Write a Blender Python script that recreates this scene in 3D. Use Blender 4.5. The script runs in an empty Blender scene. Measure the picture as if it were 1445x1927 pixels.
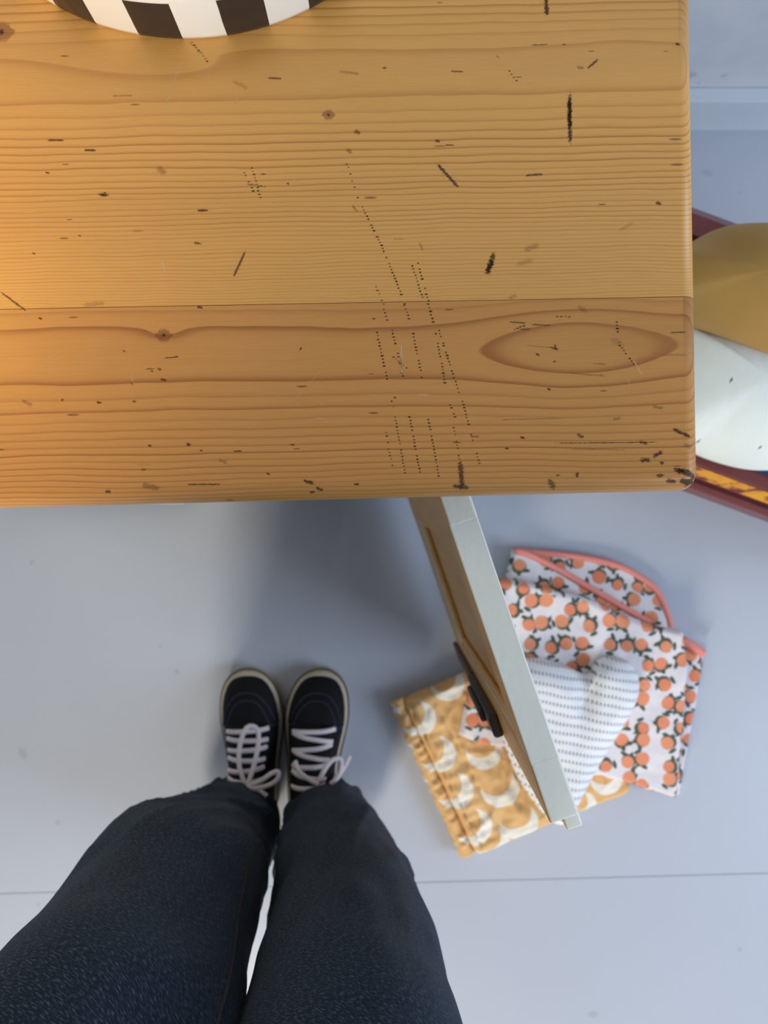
import bpy, bmesh, math, random
from mathutils import Vector, Matrix, noise
random.seed(7)

# ------------------------------------------------------------------ camera, world, lights, exposure
CAM_H = 1.27            # the phone is held above the table edge, looking straight down
FPX = 1340.0            # focal length in pixels of the 1445 x 1927 frame
CX, CY = 722.5, 963.5
scene = bpy.context.scene
col = scene.collection

cam_data = bpy.data.cameras.new('camera')
cam_data.sensor_fit = 'VERTICAL'
cam_data.sensor_height = 36.0
cam_data.sensor_width = 36.0
cam_data.lens = FPX / 1927.0 * 36.0
cam_data.clip_start = 0.02
cam_data.dof.use_dof = True
cam_data.dof.focus_distance = 0.53
cam_data.dof.aperture_fstop = 6.0
cam = bpy.data.objects.new('camera', cam_data)
cam.location = (0, 0, CAM_H)
cam.rotation_euler = (0, 0, 0)
col.objects.link(cam)
scene.camera = cam

world = bpy.data.worlds.new('world')
scene.world = world
world.use_nodes = True
bg = world.node_tree.nodes['Background']
bg.inputs[0].default_value = (0.66, 0.80, 1.0, 1)
bg.inputs[1].default_value = 0.34


def area_light(name, loc, target, sx, sy, energy, color):
    ld = bpy.data.lights.new(name, 'AREA')
    ld.shape = 'RECTANGLE'
    ld.size, ld.size_y = sx, sy
    ld.energy = energy
    ld.color = color
    o = bpy.data.objects.new(name, ld)
    o.location = loc
    o.rotation_euler = (Vector(target) - Vector(loc)).to_track_quat('-Z', 'Y').to_euler()
    col.objects.link(o)
    return o


# window behind the person, warm; window on the right, cool; lamp on the left end of the worktop
area_light('window_light_rear', (-0.80, -2.45, 1.50), (-0.1, 0, 0.3), 0.6, 1.1, 56, (1.0, 0.90, 0.72))
area_light('window_light_side', (2.5, -0.9, 1.6), (0, 0, 0.3), 1.5, 1.3, 50, (0.68, 0.81, 1.0))
lamp = bpy.data.lights.new('lamp_light', 'POINT')
lamp.energy = 1.15
lamp.color = (1.0, 0.56, 0.10)
lamp.shadow_soft_size = 0.06
lamp_o = bpy.data.objects.new('lamp_light', lamp)
lamp_o.location = (-0.43, 0.18, 0.93)
col.objects.link(lamp_o)

scene.view_settings.view_transform = 'Standard'
scene.view_settings.look = 'None'
scene.view_settings.gamma = 1.0
scene.view_settings.use_curve_mapping = False
scene.view_settings.exposure = 0.0
scene.cycles.max_bounces = 5
scene.cycles.diffuse_bounces = 3
scene.cycles.glossy_bounces = 2


# ------------------------------------------------------------------ helpers
def P(px, py, z=0.0):
    """the point at height z that stands where the photo shows pixel (px, py)"""
    d = CAM_H - z
    return Vector(((px - CX) * d / FPX, -(py - CY) * d / FPX, z))


def tag(o, label=None, cat=None, group=None, kind=None):
    if label: o['label'] = label
    if cat: o['category'] = cat
    if group: o['group'] = group
    if kind: o['kind'] = kind
    return o


def empty(name, loc):
    o = bpy.data.objects.new(name, None)
    o.empty_display_size = 0.05
    o.location = loc
    col.objects.link(o)
    return o


def world_loc(o):
    v = Vector((0, 0, 0))
    while o is not None:
        v = v + o.location
        o = o.parent
    return v


def obj(name, verts, faces, mats, parent=None, smooth=False, origin=None, mat_idx=None, uvs=None):
    """verts in world space; linked as one mesh object under its parent"""
    base = Vector(origin) if origin is not None else (world_loc(parent) if parent else Vector((0, 0, 0)))
    me = bpy.data.meshes.new(name)
    me.from_pydata([tuple(Vector(v) - base) for v in verts], [], [tuple(f) for f in faces])
    if uvs:
        uvl = me.uv_layers.new(name='UVMap')
        for lp in me.loops:
            uvl.data[lp.index].uv = uvs[lp.vertex_index]
    if not isinstance(mats, (list, tuple)):
        mats = [mats]
    for m in mats:
        me.materials.append(m)
    if mat_idx:
        for p, i in zip(me.polygons, mat_idx):
            p.material_index = i
    if smooth:
        for p in me.polygons:
            p.use_smooth = True
    me.update()
    o = bpy.data.objects.new(name, me)
    if parent:
        o.parent = parent
        o.location = base - world_loc(parent)
    else:
        o.location = base
    col.objects.link(o)
    return o


def obj_bm(name, bm, mats, parent=None, smooth=False, origin=None):
    bmesh.ops.recalc_face_normals(bm, faces=bm.faces)
    bm.verts.ensure_lookup_table()
    bm.verts.index_update()
    v = [x.co.copy() for x in bm.verts]
    f = [[q.index for q in x.verts] for x in bm.faces]
    mi = [x.material_index for x in bm.faces]
    bm.free()
    return obj(name, v, f, mats, parent, smooth, origin, mi)


def box_bm(bm, mn, mx, M=None, mi=0, bevel=0.0, seg=2):
    """axis box mn..mx (then matrix M), with bevelled edges, added to bm"""
    b2 = bmesh.new()
    r = bmesh.ops.create_cube(b2, size=1.0)
    for v in r['verts']:
        v.co = Vector([(mn[i] + mx[i]) / 2 + v.co[i] * (mx[i] - mn[i]) for i in range(3)])
    if bevel > 0:
        bmesh.ops.bevel(b2, geom=list(b2.edges), offset=bevel, segments=seg, affect='EDGES', profile=0.5)
    vm = {}
    for v in b2.verts:
        vm[v] = bm.verts.new(M @ v.co if M else v.co)
    out = []
    for f in b2.faces:
        nf = bm.faces.new([vm[v] for v in f.verts])
        nf.material_index = mi
        out.append(nf)
    b2.free()
    return out


def resample(pts, n, closed=True, smooth=True):
    """points along a polyline, evenly spaced (Catmull-Rom when smooth)"""
    pts = [Vector(p) for p in pts]
    dense = []
    m = len(pts)
    rng = m if closed else m - 1
    for i in range(rng):
        if closed:
            p0, p1, p2, p3 = pts[(i - 1) % m], pts[i], pts[(i + 1) % m], pts[(i + 2) % m]
        else:
            p0, p1, p2, p3 = pts[max(i - 1, 0)], pts[i], pts[i + 1], pts[min(i + 2, m - 1)]
        for k in range(12):
            t = k / 12
            if smooth:
                dense.append(0.5 * ((2 * p1) + (p2 - p0) * t + (2 * p0 - 5 * p1 + 4 * p2 - p3) * t * t
                                    + (-p0 + 3 * p1 - 3 * p2 + p3) * t ** 3))
            else:
                dense.append(p1.lerp(p2, t))
    dense.append(pts[0].copy() if closed else pts[-1].copy())
    ln = [0.0]
    for a, b in zip(dense, dense[1:]):
        ln.append(ln[-1] + (b - a).length)
    out = []
    j = 0
    cnt = n if closed else n - 1
    for i in range(n):
        s = ln[-1] * i / cnt
        while j < len(ln) - 2 and ln[j + 1] < s:
            j += 1
        q = (s - ln[j]) / max(ln[j + 1] - ln[j], 1e-9)
        out.append(dense[j].lerp(dense[j + 1], min(max(q, 0), 1)))
    return out


def slab(name, outline, zb, h, er, mat, parent, nring=28, disp=None, centre=None, origin=None, smooth=True, power=0.5, dome=False, belly=0.0):
    """soft thick sheet or cushion: star-shaped outline, rounded rim of radius er, height h, top displaced by disp"""
    n = len(outline)
    o2 = [Vector((p[0], p[1])) for p in outline]
    c = Vector((sum(p.x for p in o2) / n, sum(p.y for p in o2) / n)) if centre is None else Vector((centre[0], centre[1]))
    verts, faces = [], []
    verts.append((c.x, c.y, zb - belly))
    prev = None
    for t in ((0.25, 0.5, 0.7, 0.85, 0.94, 0.985) if belly else (0.985,)):
        st = len(verts)
        for p in o2:
            q = c + (p - c) * t
            verts.append((q.x, q.y, zb - belly * max(1 - t * t, 0) ** 0.6 if t < 0.98 else zb))
        for i in range(n):
            j = (i + 1) % n
            faces.append((0, st + j, st + i) if prev is None else (prev + i, prev + j, st + j, st + i))
        prev = st
    # top rings, dense near the rim
    for k in range(nring):
        u = k / (nring - 1)
        t = 1.0 - (u ** 1.6) * 0.985
        st = len(verts)
        for p in o2:
            q = c + (p - c) * t
            de = (1 - t) * (p - c).length
            w = (1 - t) if dome else min(de / er, 1.0)
            z = zb + h * (0.12 + 0.88 * (1 - (1 - w) ** 2) ** power)
            if disp:
                z += disp(q.x, q.y, w)
            verts.append((q.x, q.y, max(z, zb + 0.0008)))
        for i in range(n):
            j = (i + 1) % n
            faces.append((prev + i, prev + j, st + j, st + i))
        prev = st
    z = zb + h + (disp(c.x, c.y, 1.0) if disp else 0)
    verts.append((c.x, c.y, z))
    L = len(verts) - 1
    for i in range(n):
        faces.append((prev + i, prev + (i + 1) % n, L))
    return obj(name, verts, faces, mat, parent, smooth, origin)


def tube_geo(pts, rad, seg=8, flat=1.0, closed=False):
    """verts, faces of a tube along pts; rad number or list; flat squashes its second axis"""
    pts = [Vector(p) for p in pts]
    n = len(pts)
    verts, faces = [], []
    up = Vector((0, 0, 1))
    for i, p in enumerate(pts):
        if closed:
            t = pts[(i + 1) % n] - pts[(i - 1) % n]
        else:
            t = pts[min(i + 1, n - 1)] - pts[max(i - 1, 0)]
        if t.length < 1e-9:
            t = Vector((1, 0, 0))
        t.normalize()
        a = t.cross(up)
        if a.length < 1e-4:
            a = t.cross(Vector((0, 1, 0)))
        a.normalize()
        b = a.cross(t)
        r = rad[i] if isinstance(rad, (list, tuple)) else rad
        for k in range(seg):
            g = 2 * math.pi * k / seg
            verts.append(p + a * (r * math.cos(g)) + b * (r * flat * math.sin(g)))
    for i in range(n if closed else n - 1):
        j = (i + 1) % n
        for k in range(seg):
            l = (k + 1) % seg
            faces.append((i * seg + k, i * seg + l, j * seg + l, j * seg + k))
    if not closed:
        faces.append(tuple(range(seg - 1, -1, -1)))
        faces.append(tuple((n - 1) * seg + k for k in range(seg)))
    return verts, faces


def tube(name, pts, rad, mat, parent, seg=8, flat=1.0, closed=False):
    v, f = tube_geo(pts, rad, seg, flat, closed)
    return obj(name, v, f, mat, parent, True)


# ------------------------------------------------------------------ material helpers
class NT:
    def __init__(self, name, rough=0.6, spec=0.5):
        self.mat = bpy.data.materials.new(name)
        self.mat.use_nodes = True
        self.t = self.mat.node_tree
        self.b = self.t.nodes['Principled BSDF']
        self.b.inputs['Roughness'].default_value = rough
        self.b.inputs['Specular IOR Level'].default_value = spec
        self._pos = None

    def new(self, typ, **kw):
        n = self.t.nodes.new(typ)
        for k, v in kw.items():
            setattr(n, k, v)
        return n

    def put(self, sock, val):
        if val is None:
            return
        if hasattr(val, 'is_output') or isinstance(val, bpy.types.NodeSocket):
            self.t.links.new(val, sock)
        else:
            if isinstance(val, (tuple, list, Vector)):
                val = tuple(val)
                if sock.type == 'RGBA' and len(val) == 3:
                    val = val + (1,)
            sock.default_value = val

    def m(self, op, a, b=None, c=None, clamp=False):
        n = self.new('ShaderNodeMath', operation=op, use_clamp=clamp)
        for s, v in zip(n.inputs, (a, b, c)):
            self.put(s, v)
        return n.outputs[0]

    def v(self, op, a, b=None, scale=None):
        n = self.new('ShaderNodeVectorMath', operation=op)
        self.put(n.inputs[0], a)
        if b is not None:
            self.put(n.inputs[1], b)
        if scale is not None:
            self.put(n.inputs['Scale'], scale)
        return n.outputs['Value'] if op in ('LENGTH', 'DOT_PRODUCT', 'DISTANCE') else n.outputs[0]

    def pos(self):
        if self._pos is None:
            self._pos = self.new('ShaderNodeNewGeometry').outputs['Position']
        return self._pos

    def xyz(self, v):
        n = self.new('ShaderNodeSeparateXYZ')
        self.put(n.inputs[0], v)
        return n.outputs

    def comb(self, x, y, z=0.0):
        n = self.new('ShaderNodeCombineXYZ')
        for s, q in zip(n.inputs, (x, y, z)):
            self.put(s, q)
        return n.outputs[0]

    def noise(self, vec, scale, detail=2.0, rough=0.5, dim='3D'):
        n = self.new('ShaderNodeTexNoise', noise_dimensions=dim)
        self.put(n.inputs['Vector'], vec)
        n.inputs['Scale'].default_value = scale
        n.inputs['Detail'].default_value = detail
        n.inputs['Roughness'].default_value = rough
        return n.outputs[0]

    def mix(self, fac, a, b, blend='MIX'):
        n = self.new('ShaderNodeMix', data_type='RGBA', blend_type=blend)
        self.put(n.inputs[0], fac)
        self.put(n.inputs[6], a)
        self.put(n.inputs[7], b)
        return n.outputs[2]

    def smooth(self, x, lo, hi):
        n = self.new('ShaderNodeMapRange', interpolation_type='SMOOTHSTEP')
        self.put(n.inputs[0], x)
        n.inputs[1].default_value = lo
        n.inputs[2].default_value = hi
        n.inputs[3].default_value = 0.0
        n.inputs[4].default_value = 1.0
        return n.outputs[0]

    def group(self, grp, *vals):
        n = self.new('ShaderNodeGroup')
        n.node_tree = grp
        for s, q in zip(n.inputs, vals):
            self.put(s, q)
        return n.outputs[0]

    def color(self, c):
        self.put(self.b.inputs['Base Color'], c)
        return self

    def bump(self, h, strength=0.3, dist=0.001):
        n = self.new('ShaderNodeBump')
        n.inputs['Strength'].default_value = strength
        n.inputs['Distance'].default_value = dist
        self.put(n.inputs['Height'], h)
        self.t.links.new(n.outputs[0], self.b.inputs['Normal'])


def srgb(r, g, b):
    f = lambda c: (c / 255 / 12.92) if c / 255 <= 0.04045 else ((c / 255 + 0.055) / 1.055) ** 2.4
    return (f(r), f(g), f(b), 1)


class GT(NT):
    """the same builder inside a node group"""
    def __init__(self, name, ins):
        self.t = bpy.data.node_groups.new(name, 'ShaderNodeTree')
        for nm, ty in ins:
            self.t.interface.new_socket(nm, in_out='INPUT', socket_type=ty)
        self.t.interface.new_socket('Mask', in_out='OUTPUT', socket_type='NodeSocketFloat')
        self.gi = self.t.nodes.new('NodeGroupInput')
        self.go = self.t.nodes.new('NodeGroupOutput')
        self._pos = None

    def out(self, s):
        self.t.links.new(s, self.go.inputs[0])
        return self.t


FV, FF = 'NodeSocketVector', 'NodeSocketFloat'
# a streak from A to B of radius R; J is a shared ragged noise
g = GT('streak_mask', [('P', FV), ('A', FV), ('B', FV), ('R', FF), ('J', FF)])
i_ = g.gi.outputs
ap = g.v('SUBTRACT', i_[0], i_[1]); ab = g.v('SUBTRACT', i_[2], i_[1])
t_ = g.m('DIVIDE', g.v('DOT_PRODUCT', ap, ab), g.m('ADD', g.v('DOT_PRODUCT', ab, ab), 1e-9), clamp=True)
dd = g.v('LENGTH', g.v('SUBTRACT', ap, g.v('SCALE', ab, scale=t_)))
taper = g.m('SUBTRACT', 1.0, g.m('POWER', g.m('ABSOLUTE', g.m('SUBTRACT', g.m('MULTIPLY', t_, 2.0), 1.0)), 3.0))
rr = g.m('MULTIPLY', i_[3], g.m('MULTIPLY_ADD', taper, 0.65, 0.35))
rel = g.m('DIVIDE', g.m('ADD', dd, g.m('MULTIPLY', i_[4], i_[3])), rr)
G_STREAK = g.out(g.m('SUBTRACT', 1.0, g.smooth(rel, 0.55, 1.15)))
# a crescent: disc at C radius R without the disc at C2 radius R2
g = GT('crescent_mask', [('P', FV), ('C', FV), ('R', FF), ('C2', FV), ('R2', FF)])
i_ = g.gi.outputs
a = g.m('SUBTRACT', 1.0, g.smooth(g.m('DIVIDE', g.v('DISTANCE', i_[0], i_[1]), i_[2]), 0.95, 1.05))
b = g.smooth(g.m('DIVIDE', g.v('DISTANCE', i_[0], i_[3]), i_[4]), 0.95, 1.05)
G_MOON = g.out(g.m('MULTIPLY', a, b))


def flat_pos(n):
    x, y, z = n.xyz(n.pos())
    return n.comb(x, y, 0.0), x, y, z


def plain(name, c, rough=0.6, spec=0.5, metal=0.0, var=0.12, scale=60, bump=0.0):
    n = NT(name, rough, spec)
    f = n.noise(n.pos(), scale, 4)
    n.color(n.mix(f, [q * (1 - var) for q in c[:3]], [min(q * (1 + var), 1) for q in c[:3]]))
    n.b.inputs['Metallic'].default_value = metal
    if bump:
        n.bump(f, bump, 0.002)
    return n.mat


# ------------------------------------------------------------------ setting: floor, wall, baseboard
TA = math.radians(1.53)                       # worktop and floor seam run at this small angle to the wall
ROT = Matrix.Rotation(TA, 4, 'Z')

n = NT('painted_floor', 0.34, 0.45)
fp, x, y, z = flat_pos(n)
big = n.noise(n.pos(), 2.2, 3)
fine = n.noise(n.pos(), 90, 3)
c = n.mix(big, srgb(182, 187, 200), srgb(190, 195, 206))
rag = n.m('MULTIPLY', n.m('SUBTRACT', n.noise(n.pos(), 260, 3), 0.5), 1.6)
mk = None
for ax, ay, bx, by, r in [(58, 1057, 62, 1060, 6), (38, 1408, 48, 1428, 8), (1389, 1788, 1394, 1785, 5), (1108, 1909, 1124, 1908, 7),
                          (1322, 322, 1340, 328, 6), (1390, 362, 1394, 364, 5), (300, 1215, 303, 1218, 4), (105, 1545, 112, 1550, 5),
                          (330, 1262, 336, 1266, 5), (70, 1700, 74, 1704, 4)]:
    A, B = P(ax, ay), P(bx, by)
    s = n.group(G_STREAK, fp, tuple(A), tuple(B), r / 1050, rag)
    mk = s if mk is None else n.m('MAXIMUM', mk, s)
c = n.mix(n.m('MULTIPLY', mk, 0.22), c, srgb(110, 118, 130))
n.color(c)
n.put(n.b.inputs['Roughness'], n.m('MULTIPLY_ADD', big, 0.12, 0.28))
n.bump(n.noise(n.pos(), 45, 3), 0.05, 0.002)
M_FLOOR = n.mat

bm = bmesh.new()
box_bm(bm, (-2.6, -2.6, -0.06), (2.6, 0.76, -0.012))
floor = tag(obj_bm('floor', bm, M_FLOOR), 'white painted floor of wide smooth panels with a faint seam', None, None, 'structure')
seam = P(1192, 1650)
ys = (ROT.inverted() @ seam).y
for (ya, yb) in ((ys + 0.0006, 0.9), (ys - 1.2, ys - 0.0006), (ys - 2.4, ys - 1.2012)):
    vs = []
    for zz in (-0.012, 0.0):
        for (xx, yy) in ((-2.5, ya), (2.5, ya), (2.5, yb), (-2.5, yb)):
            q = ROT @ Vector((xx, yy, zz))
            q.y = min(q.y, 0.735)
            vs.append(q)
    obj('floor_panel', vs, [(0, 3, 2, 1), (4, 5, 6, 7), (0, 1, 5, 4), (1, 2, 6, 5), (2, 3, 7, 6), (3, 0, 4, 7)], M_FLOOR, floor)

n = NT('wall_paint', 0.55, 0.35)
nn = n.noise(n.pos(), 7, 4, 0.6)
c = n.mix(n.smooth(nn, 0.35, 0.7), srgb(208, 210, 216), srgb(222, 222, 224))
rag = n.m('MULTIPLY', n.m('SUBTRACT', n.noise(n.pos(), 90, 3), 0.5), 1.5)
mk = None
for (ax, az, bx, bz, r) in [(0.47, 0.118, 0.50, 0.122, 0.012), (0.545, 0.120, 0.552, 0.123, 0.006), (0.515, 0.1, 0.518, 0.102, 0.004)]:
    s = n.group(G_STREAK, n.comb(n.xyz(n.pos())[0], 0.0, n.xyz(n.pos())[2]), (ax, 0, az), (bx, 0, bz), r, rag)
    mk = s if mk is None else n.m('MAXIMUM', mk, s)
n.color(n.mix(n.m('MULTIPLY', mk, 0.3), c, srgb(120, 122, 130)))
n.bump(n.noise(n.pos(), 60, 3), 0.12, 0.002)
M_WALL = n.mat
YW = 0.704
bm = bmesh.new()
box_bm(bm, (-2.6, YW, -0.01), (2.6, YW + 0.08, 2.5))
tag(obj_bm('wall_back', bm, M_WALL), 'white painted wall with grey smudges behind the worktop', None, None, 'structure')
M_TRIM = plain('trim_gloss_white', srgb(214, 219, 226), 0.3, 0.5, var=0.03, scale=20)
bm = bmesh.new()
box_bm(bm, (-2.6, YW - 0.0245, 0.0), (2.6, YW - 0.0005, 0.090), bevel=0.0015)
tag(obj_bm('baseboard_back', bm, M_TRIM), 'white baseboard along the foot of the wall', None, None, 'structure')

# ------------------------------------------------------------------ the pine worktop
ZT = 0.75
ST = FPX / (CAM_H - ZT)                        # pixels per metre on the worktop
TL = P(0, 955, ZT)                             # where the front edge leaves the frame on the left


def tw(px, py):
    """worktop pixel -> (x, y, 0)"""
    q = P(px, py, ZT)
    return (q.x, q.y, 0.0)


def wood(name, yc_px, slope, D0, w0, r0, k, early, late, bumps, knots, seed, shift, dwarp):
    n = NT(name, 0.36, 0.42)
    fp, x, y, z = flat_pos(n)
    yc = P(0, yc_px, ZT).y
    # along / across the grain
    lx = n.m('ADD', x, n.m('MULTIPLY', y, 0.027))
    ly = n.m('SUBTRACT', y, n.m('MULTIPLY', x, slope))
    lv = n.comb(n.m('ADD', lx, seed), ly, 0.0)
    wv = n.comb(n.m('MULTIPLY', lx, 3.2), n.m('MULTIPLY', ly, 9.0), n.m('ADD', n.m('MULTIPLY', z, 9.0), seed))
    warp = n.m('SUBTRACT', n.noise(wv, 1.0, 1.5, 0.45), 0.5)
    wv2 = n.comb(n.m('MULTIPLY', lx, 14.0), n.m('MULTIPLY', ly, 30.0), seed)
    warp2 = n.m('SUBTRACT', n.noise(wv2, 1.0, 2.0), 0.5)
    u = n.m('ADD', n.m('SUBTRACT', ly, yc), n.m('MULTIPLY', warp, 0.012))
    u = n.m('ADD', u, n.m('MULTIPLY', warp2, 0.0042))
    D = n.m('ADD', D0, n.m('MULTIPLY', warp, dwarp))
    D = n.m('ADD', D, n.m('MULTIPLY', n.m('SUBTRACT', ZT, z), 1.6))
    for (bx, by, sx_, sy_, amp) in bumps:
        q = P(bx, by, ZT)
        dx = n.m('DIVIDE', n.m('SUBTRACT', x, q.x), sx_ / ST)
        dy = n.m('DIVIDE', n.m('SUBTRACT', y, q.y), sy_ / ST)
        r2 = n.m('ADD', n.m('MULTIPLY', dx, dx), n.m('MULTIPLY', dy, dy))
        D = n.m('ADD', D, n.m('MULTIPLY', n.m('EXPONENT', n.m('MULTIPLY', r2, -1.0)), amp))
    r = n.m('SQRT', n.m('ADD', n.m('MULTIPLY', u, u), n.m('MULTIPLY', D, D)))
    ph = n.m('MULTIPLY', n.m('EXPONENT', n.m('DIVIDE', n.m('SUBTRACT', r, r0), k)), k / w0)
    ph = n.m('ADD', ph, shift)
    f = n.m('FRACT', ph)
    ring = n.m('FLOOR', ph)
    wn = n.new('ShaderNodeTexWhiteNoise', noise_dimensions='1D')
    n.put(wn.inputs['W'], n.m('ADD', ring, seed))
    line = n.m('MULTIPLY', n.m('MULTIPLY_ADD', n.smooth(f, 0.35, 0.95), 0.35, n.m('MULTIPLY', n.smooth(f, 0.66, 0.94), 0.65)), n.m('SUBTRACT', 1.0, n.smooth(f, 0.95, 1.0)))
    line = n.m('MULTIPLY', line, n.m('MULTIPLY_ADD', wn.outputs[0], 0.65, 0.35))
    line = n.m('MULTIPLY', line, n.m('SUBTRACT', 1.0, n.m('MULTIPLY', n.smooth(r, 0.07, 0.16), 0.40)))
    c = n.mix(n.m('MULTIPLY', line, 0.78), early, late)
    # broad tone and fibres
    tone = n.noise(n.comb(n.m('MULTIPLY', lx, 2.0), n.m('MULTIPLY', ly, 14.0), seed), 1.0, 2)
    c = n.mix(n.m('MULTIPLY', n.smooth(tone, 0.45, 0.75), 0.35), c, [q * 0.72 for q in early[:3]])
    fib = n.noise(n.comb(n.m('MULTIPLY', lx, 40.0), n.m('MULTIPLY', ly, 900.0), seed), 1.0, 2)
    c = n.mix(n.m('MULTIPLY', n.m('SUBTRACT', fib, 0.35, clamp=True), 0.30), c, late)
    # scattered short flecks along the grain
    vo = n.new('ShaderNodeTexVoronoi', feature='F1')
    n.put(vo.inputs['Vector'], n.comb(n.m('MULTIPLY', lx, 18.0), n.m('MULTIPLY', ly, 52.0), seed))
    vo.inputs['Scale'].default_value = 1.0
    sel = n.smooth(n.xyz(vo.outputs['Color'])[0], 0.84, 0.88)
    siz = n.m('MULTIPLY_ADD', n.xyz(vo.outputs['Color'])[1], 0.05, 0.012)
    dvv = n.v('SUBTRACT', n.comb(n.m('MULTIPLY', lx, 18.0), n.m('MULTIPLY', ly, 52.0), seed), vo.outputs['Position'])
    dl = n.v('LENGTH', n.v('MULTIPLY', dvv, (0.55, 1.0, 0.0)))
    fl = n.m('MULTIPLY', n.m('SUBTRACT', 1.0, n.smooth(n.m('DIVIDE', dl, siz), 0.5, 1.0)), sel)
    c = n.mix(n.m('MULTIPLY', fl, 0.65), c, srgb(84, 52, 26))
    # dents, knots, pricked tracing lines, pale scratches
    rag = n.m('MULTIPLY', n.m('SUBTRACT', n.noise(n.comb(n.m('MULTIPLY', lx, 500.0), n.m('MULTIPLY', ly, 1100.0), 0.0), 1.0, 3, 0.65), 0.5), 2.4)
    mild = n.m('MULTIPLY', rag, 0.35)
    for (kx, ky, rk) in knots:
        q = tw(kx, ky)
        halo = n.group(G_STREAK, fp, (q[0] - rk * 1.4 / ST, q[1], 0), (q[0] + rk * 1.4 / ST, q[1], 0), rk * 1.5 / ST, mild)
        c = n.mix(n.m('MULTIPLY', halo, 0.6), c, srgb(118, 62, 22))
        core = n.group(G_STREAK, fp, q, q, rk * 1.35 / ST, mild)
        c = n.mix(n.m('MULTIPLY', core, 0.75), c, srgb(92, 58, 34))
        dk = n.group(G_STREAK, fp, q, q, rk * 0.9 / ST, rag)
        c = n.mix(n.m('MULTIPLY', dk, 0.85), c, srgb(44, 30, 22))
    n.color(c)
    n.put(n.b.inputs['Roughness'], n.m('MULTIPLY_ADD', fib, 0.14, 0.32))
    hgt = n.m('SUBTRACT', n.m('MULTIPLY', fib, 0.12), n.m('MULTIPLY', line, 0.10))
    n.bump(hgt, 0.35, 0.0006)
    return n.mat


marks_up = [
    (1027, -6, 1029, 26, 5.5, .95), (1072, 178, 1073, 268, 5, .95), (1071, 188, 1072, 240, 6, .8),
    (822, 308, 861, 351, 4.0, .85), (928, 480, 917, 513, 7, .85), (925, 492, 918, 510, 7, .8), (461, 474, 440, 520, 3.2, .75),
    (1107, 128, 1124, 113, 3.2, .75), (1088, 127, 1096, 128, 4, .5), (990, 330, 1020, 328, 3, .7), (1236, 382, 1242, 383, 4, .8),
    (192, 366, 198, 366, 5, .85), (185, 366, 205, 368, 2.6, .6), (160, 283, 178, 283, 3, .8), (90, 264, 120, 264, 2.4, .8),
    (372, 396, 390, 396, 2.6, .85), (300, 319, 308, 323, 8, .45), (1273, 83, 1277, 83, 3.4, .9), (655, 283, 659, 286, 5.5, .55),
    (670, 248, 674, 249, 5.5, .6), (366, 457, 378, 458, 2.6, .75), (86, 325, 93, 326, 2.6, .8), (490, 327, 500, 328, 2.2, .7),
    (505, 147, 528, 148, 3.0, .6), (210, 181, 250, 180, 1.8, .5), (820, 265, 826, 266, 3.4, .75), (838, 273, 854, 273, 1.6, .7),
    (2, 550, 50, 586, 2.6, .7), (990, 470, 1010, 462, 7, .35), (975, 497, 1000, 490, 6, .28), (160, 575, 195, 570, 6, .3),
    (664, 388, 672, 398, 3, .5), (1212, 640, 1214, 641, 2, .0), (1060, 84, 1064, 84, 2.5, .6), (720, 128, 726, 128, 2.6, .7),
    (850, 134, 870, 135, 2.4, .6), (1000, 85, 1030, 84, 1.6, .6), (640, 135, 675, 139, 4, .35), (932, 104, 940, 110, 2, .5),
    (540, 345, 543, 346, 2.6, .7), (148, 443, 152, 444, 2.6, .7), (62, 477, 66, 478, 2.4, .7), (960, 560, 968, 558, 5, .35),
    (1168, 432, 1190, 420, 5, .22), (355, 80, 372, 92, 1.4, .5), (372, 95, 380, 100, 4, .35), (440, 154, 465, 165, 5, .25),
    (740, 450, 760, 450, 2, .3), (790, 458, 795, 470, 3, .4)]
dots_up = [(653, 309, 673, 372, .75), (682, 390, 718, 462, .8), (718, 462, 746, 530, .8), (746, 530, 762, 572, .8), (786, 495, 806, 566, .9),
           (776, 500, 795, 560, .7), (708, 540, 722, 572, .6), (362, 80, 390, 116, .5), (460, 325, 480, 365, .7), (474, 316, 490, 372, .7),
           (462, 345, 498, 352, .5), (958, 134, 972, 152, .6)]
scr_up = [(340, 118, 312, 200, 1.3, .5), (305, 490, 312, 516, 2.2, .6), (440, 200, 452, 170, 0.9, .4), (565, 115, 562, 138, 1, .4),
          (780, 300, 790, 304, 2, .5), (1222, 405, 1222, 412, 2, .4)]
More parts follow.
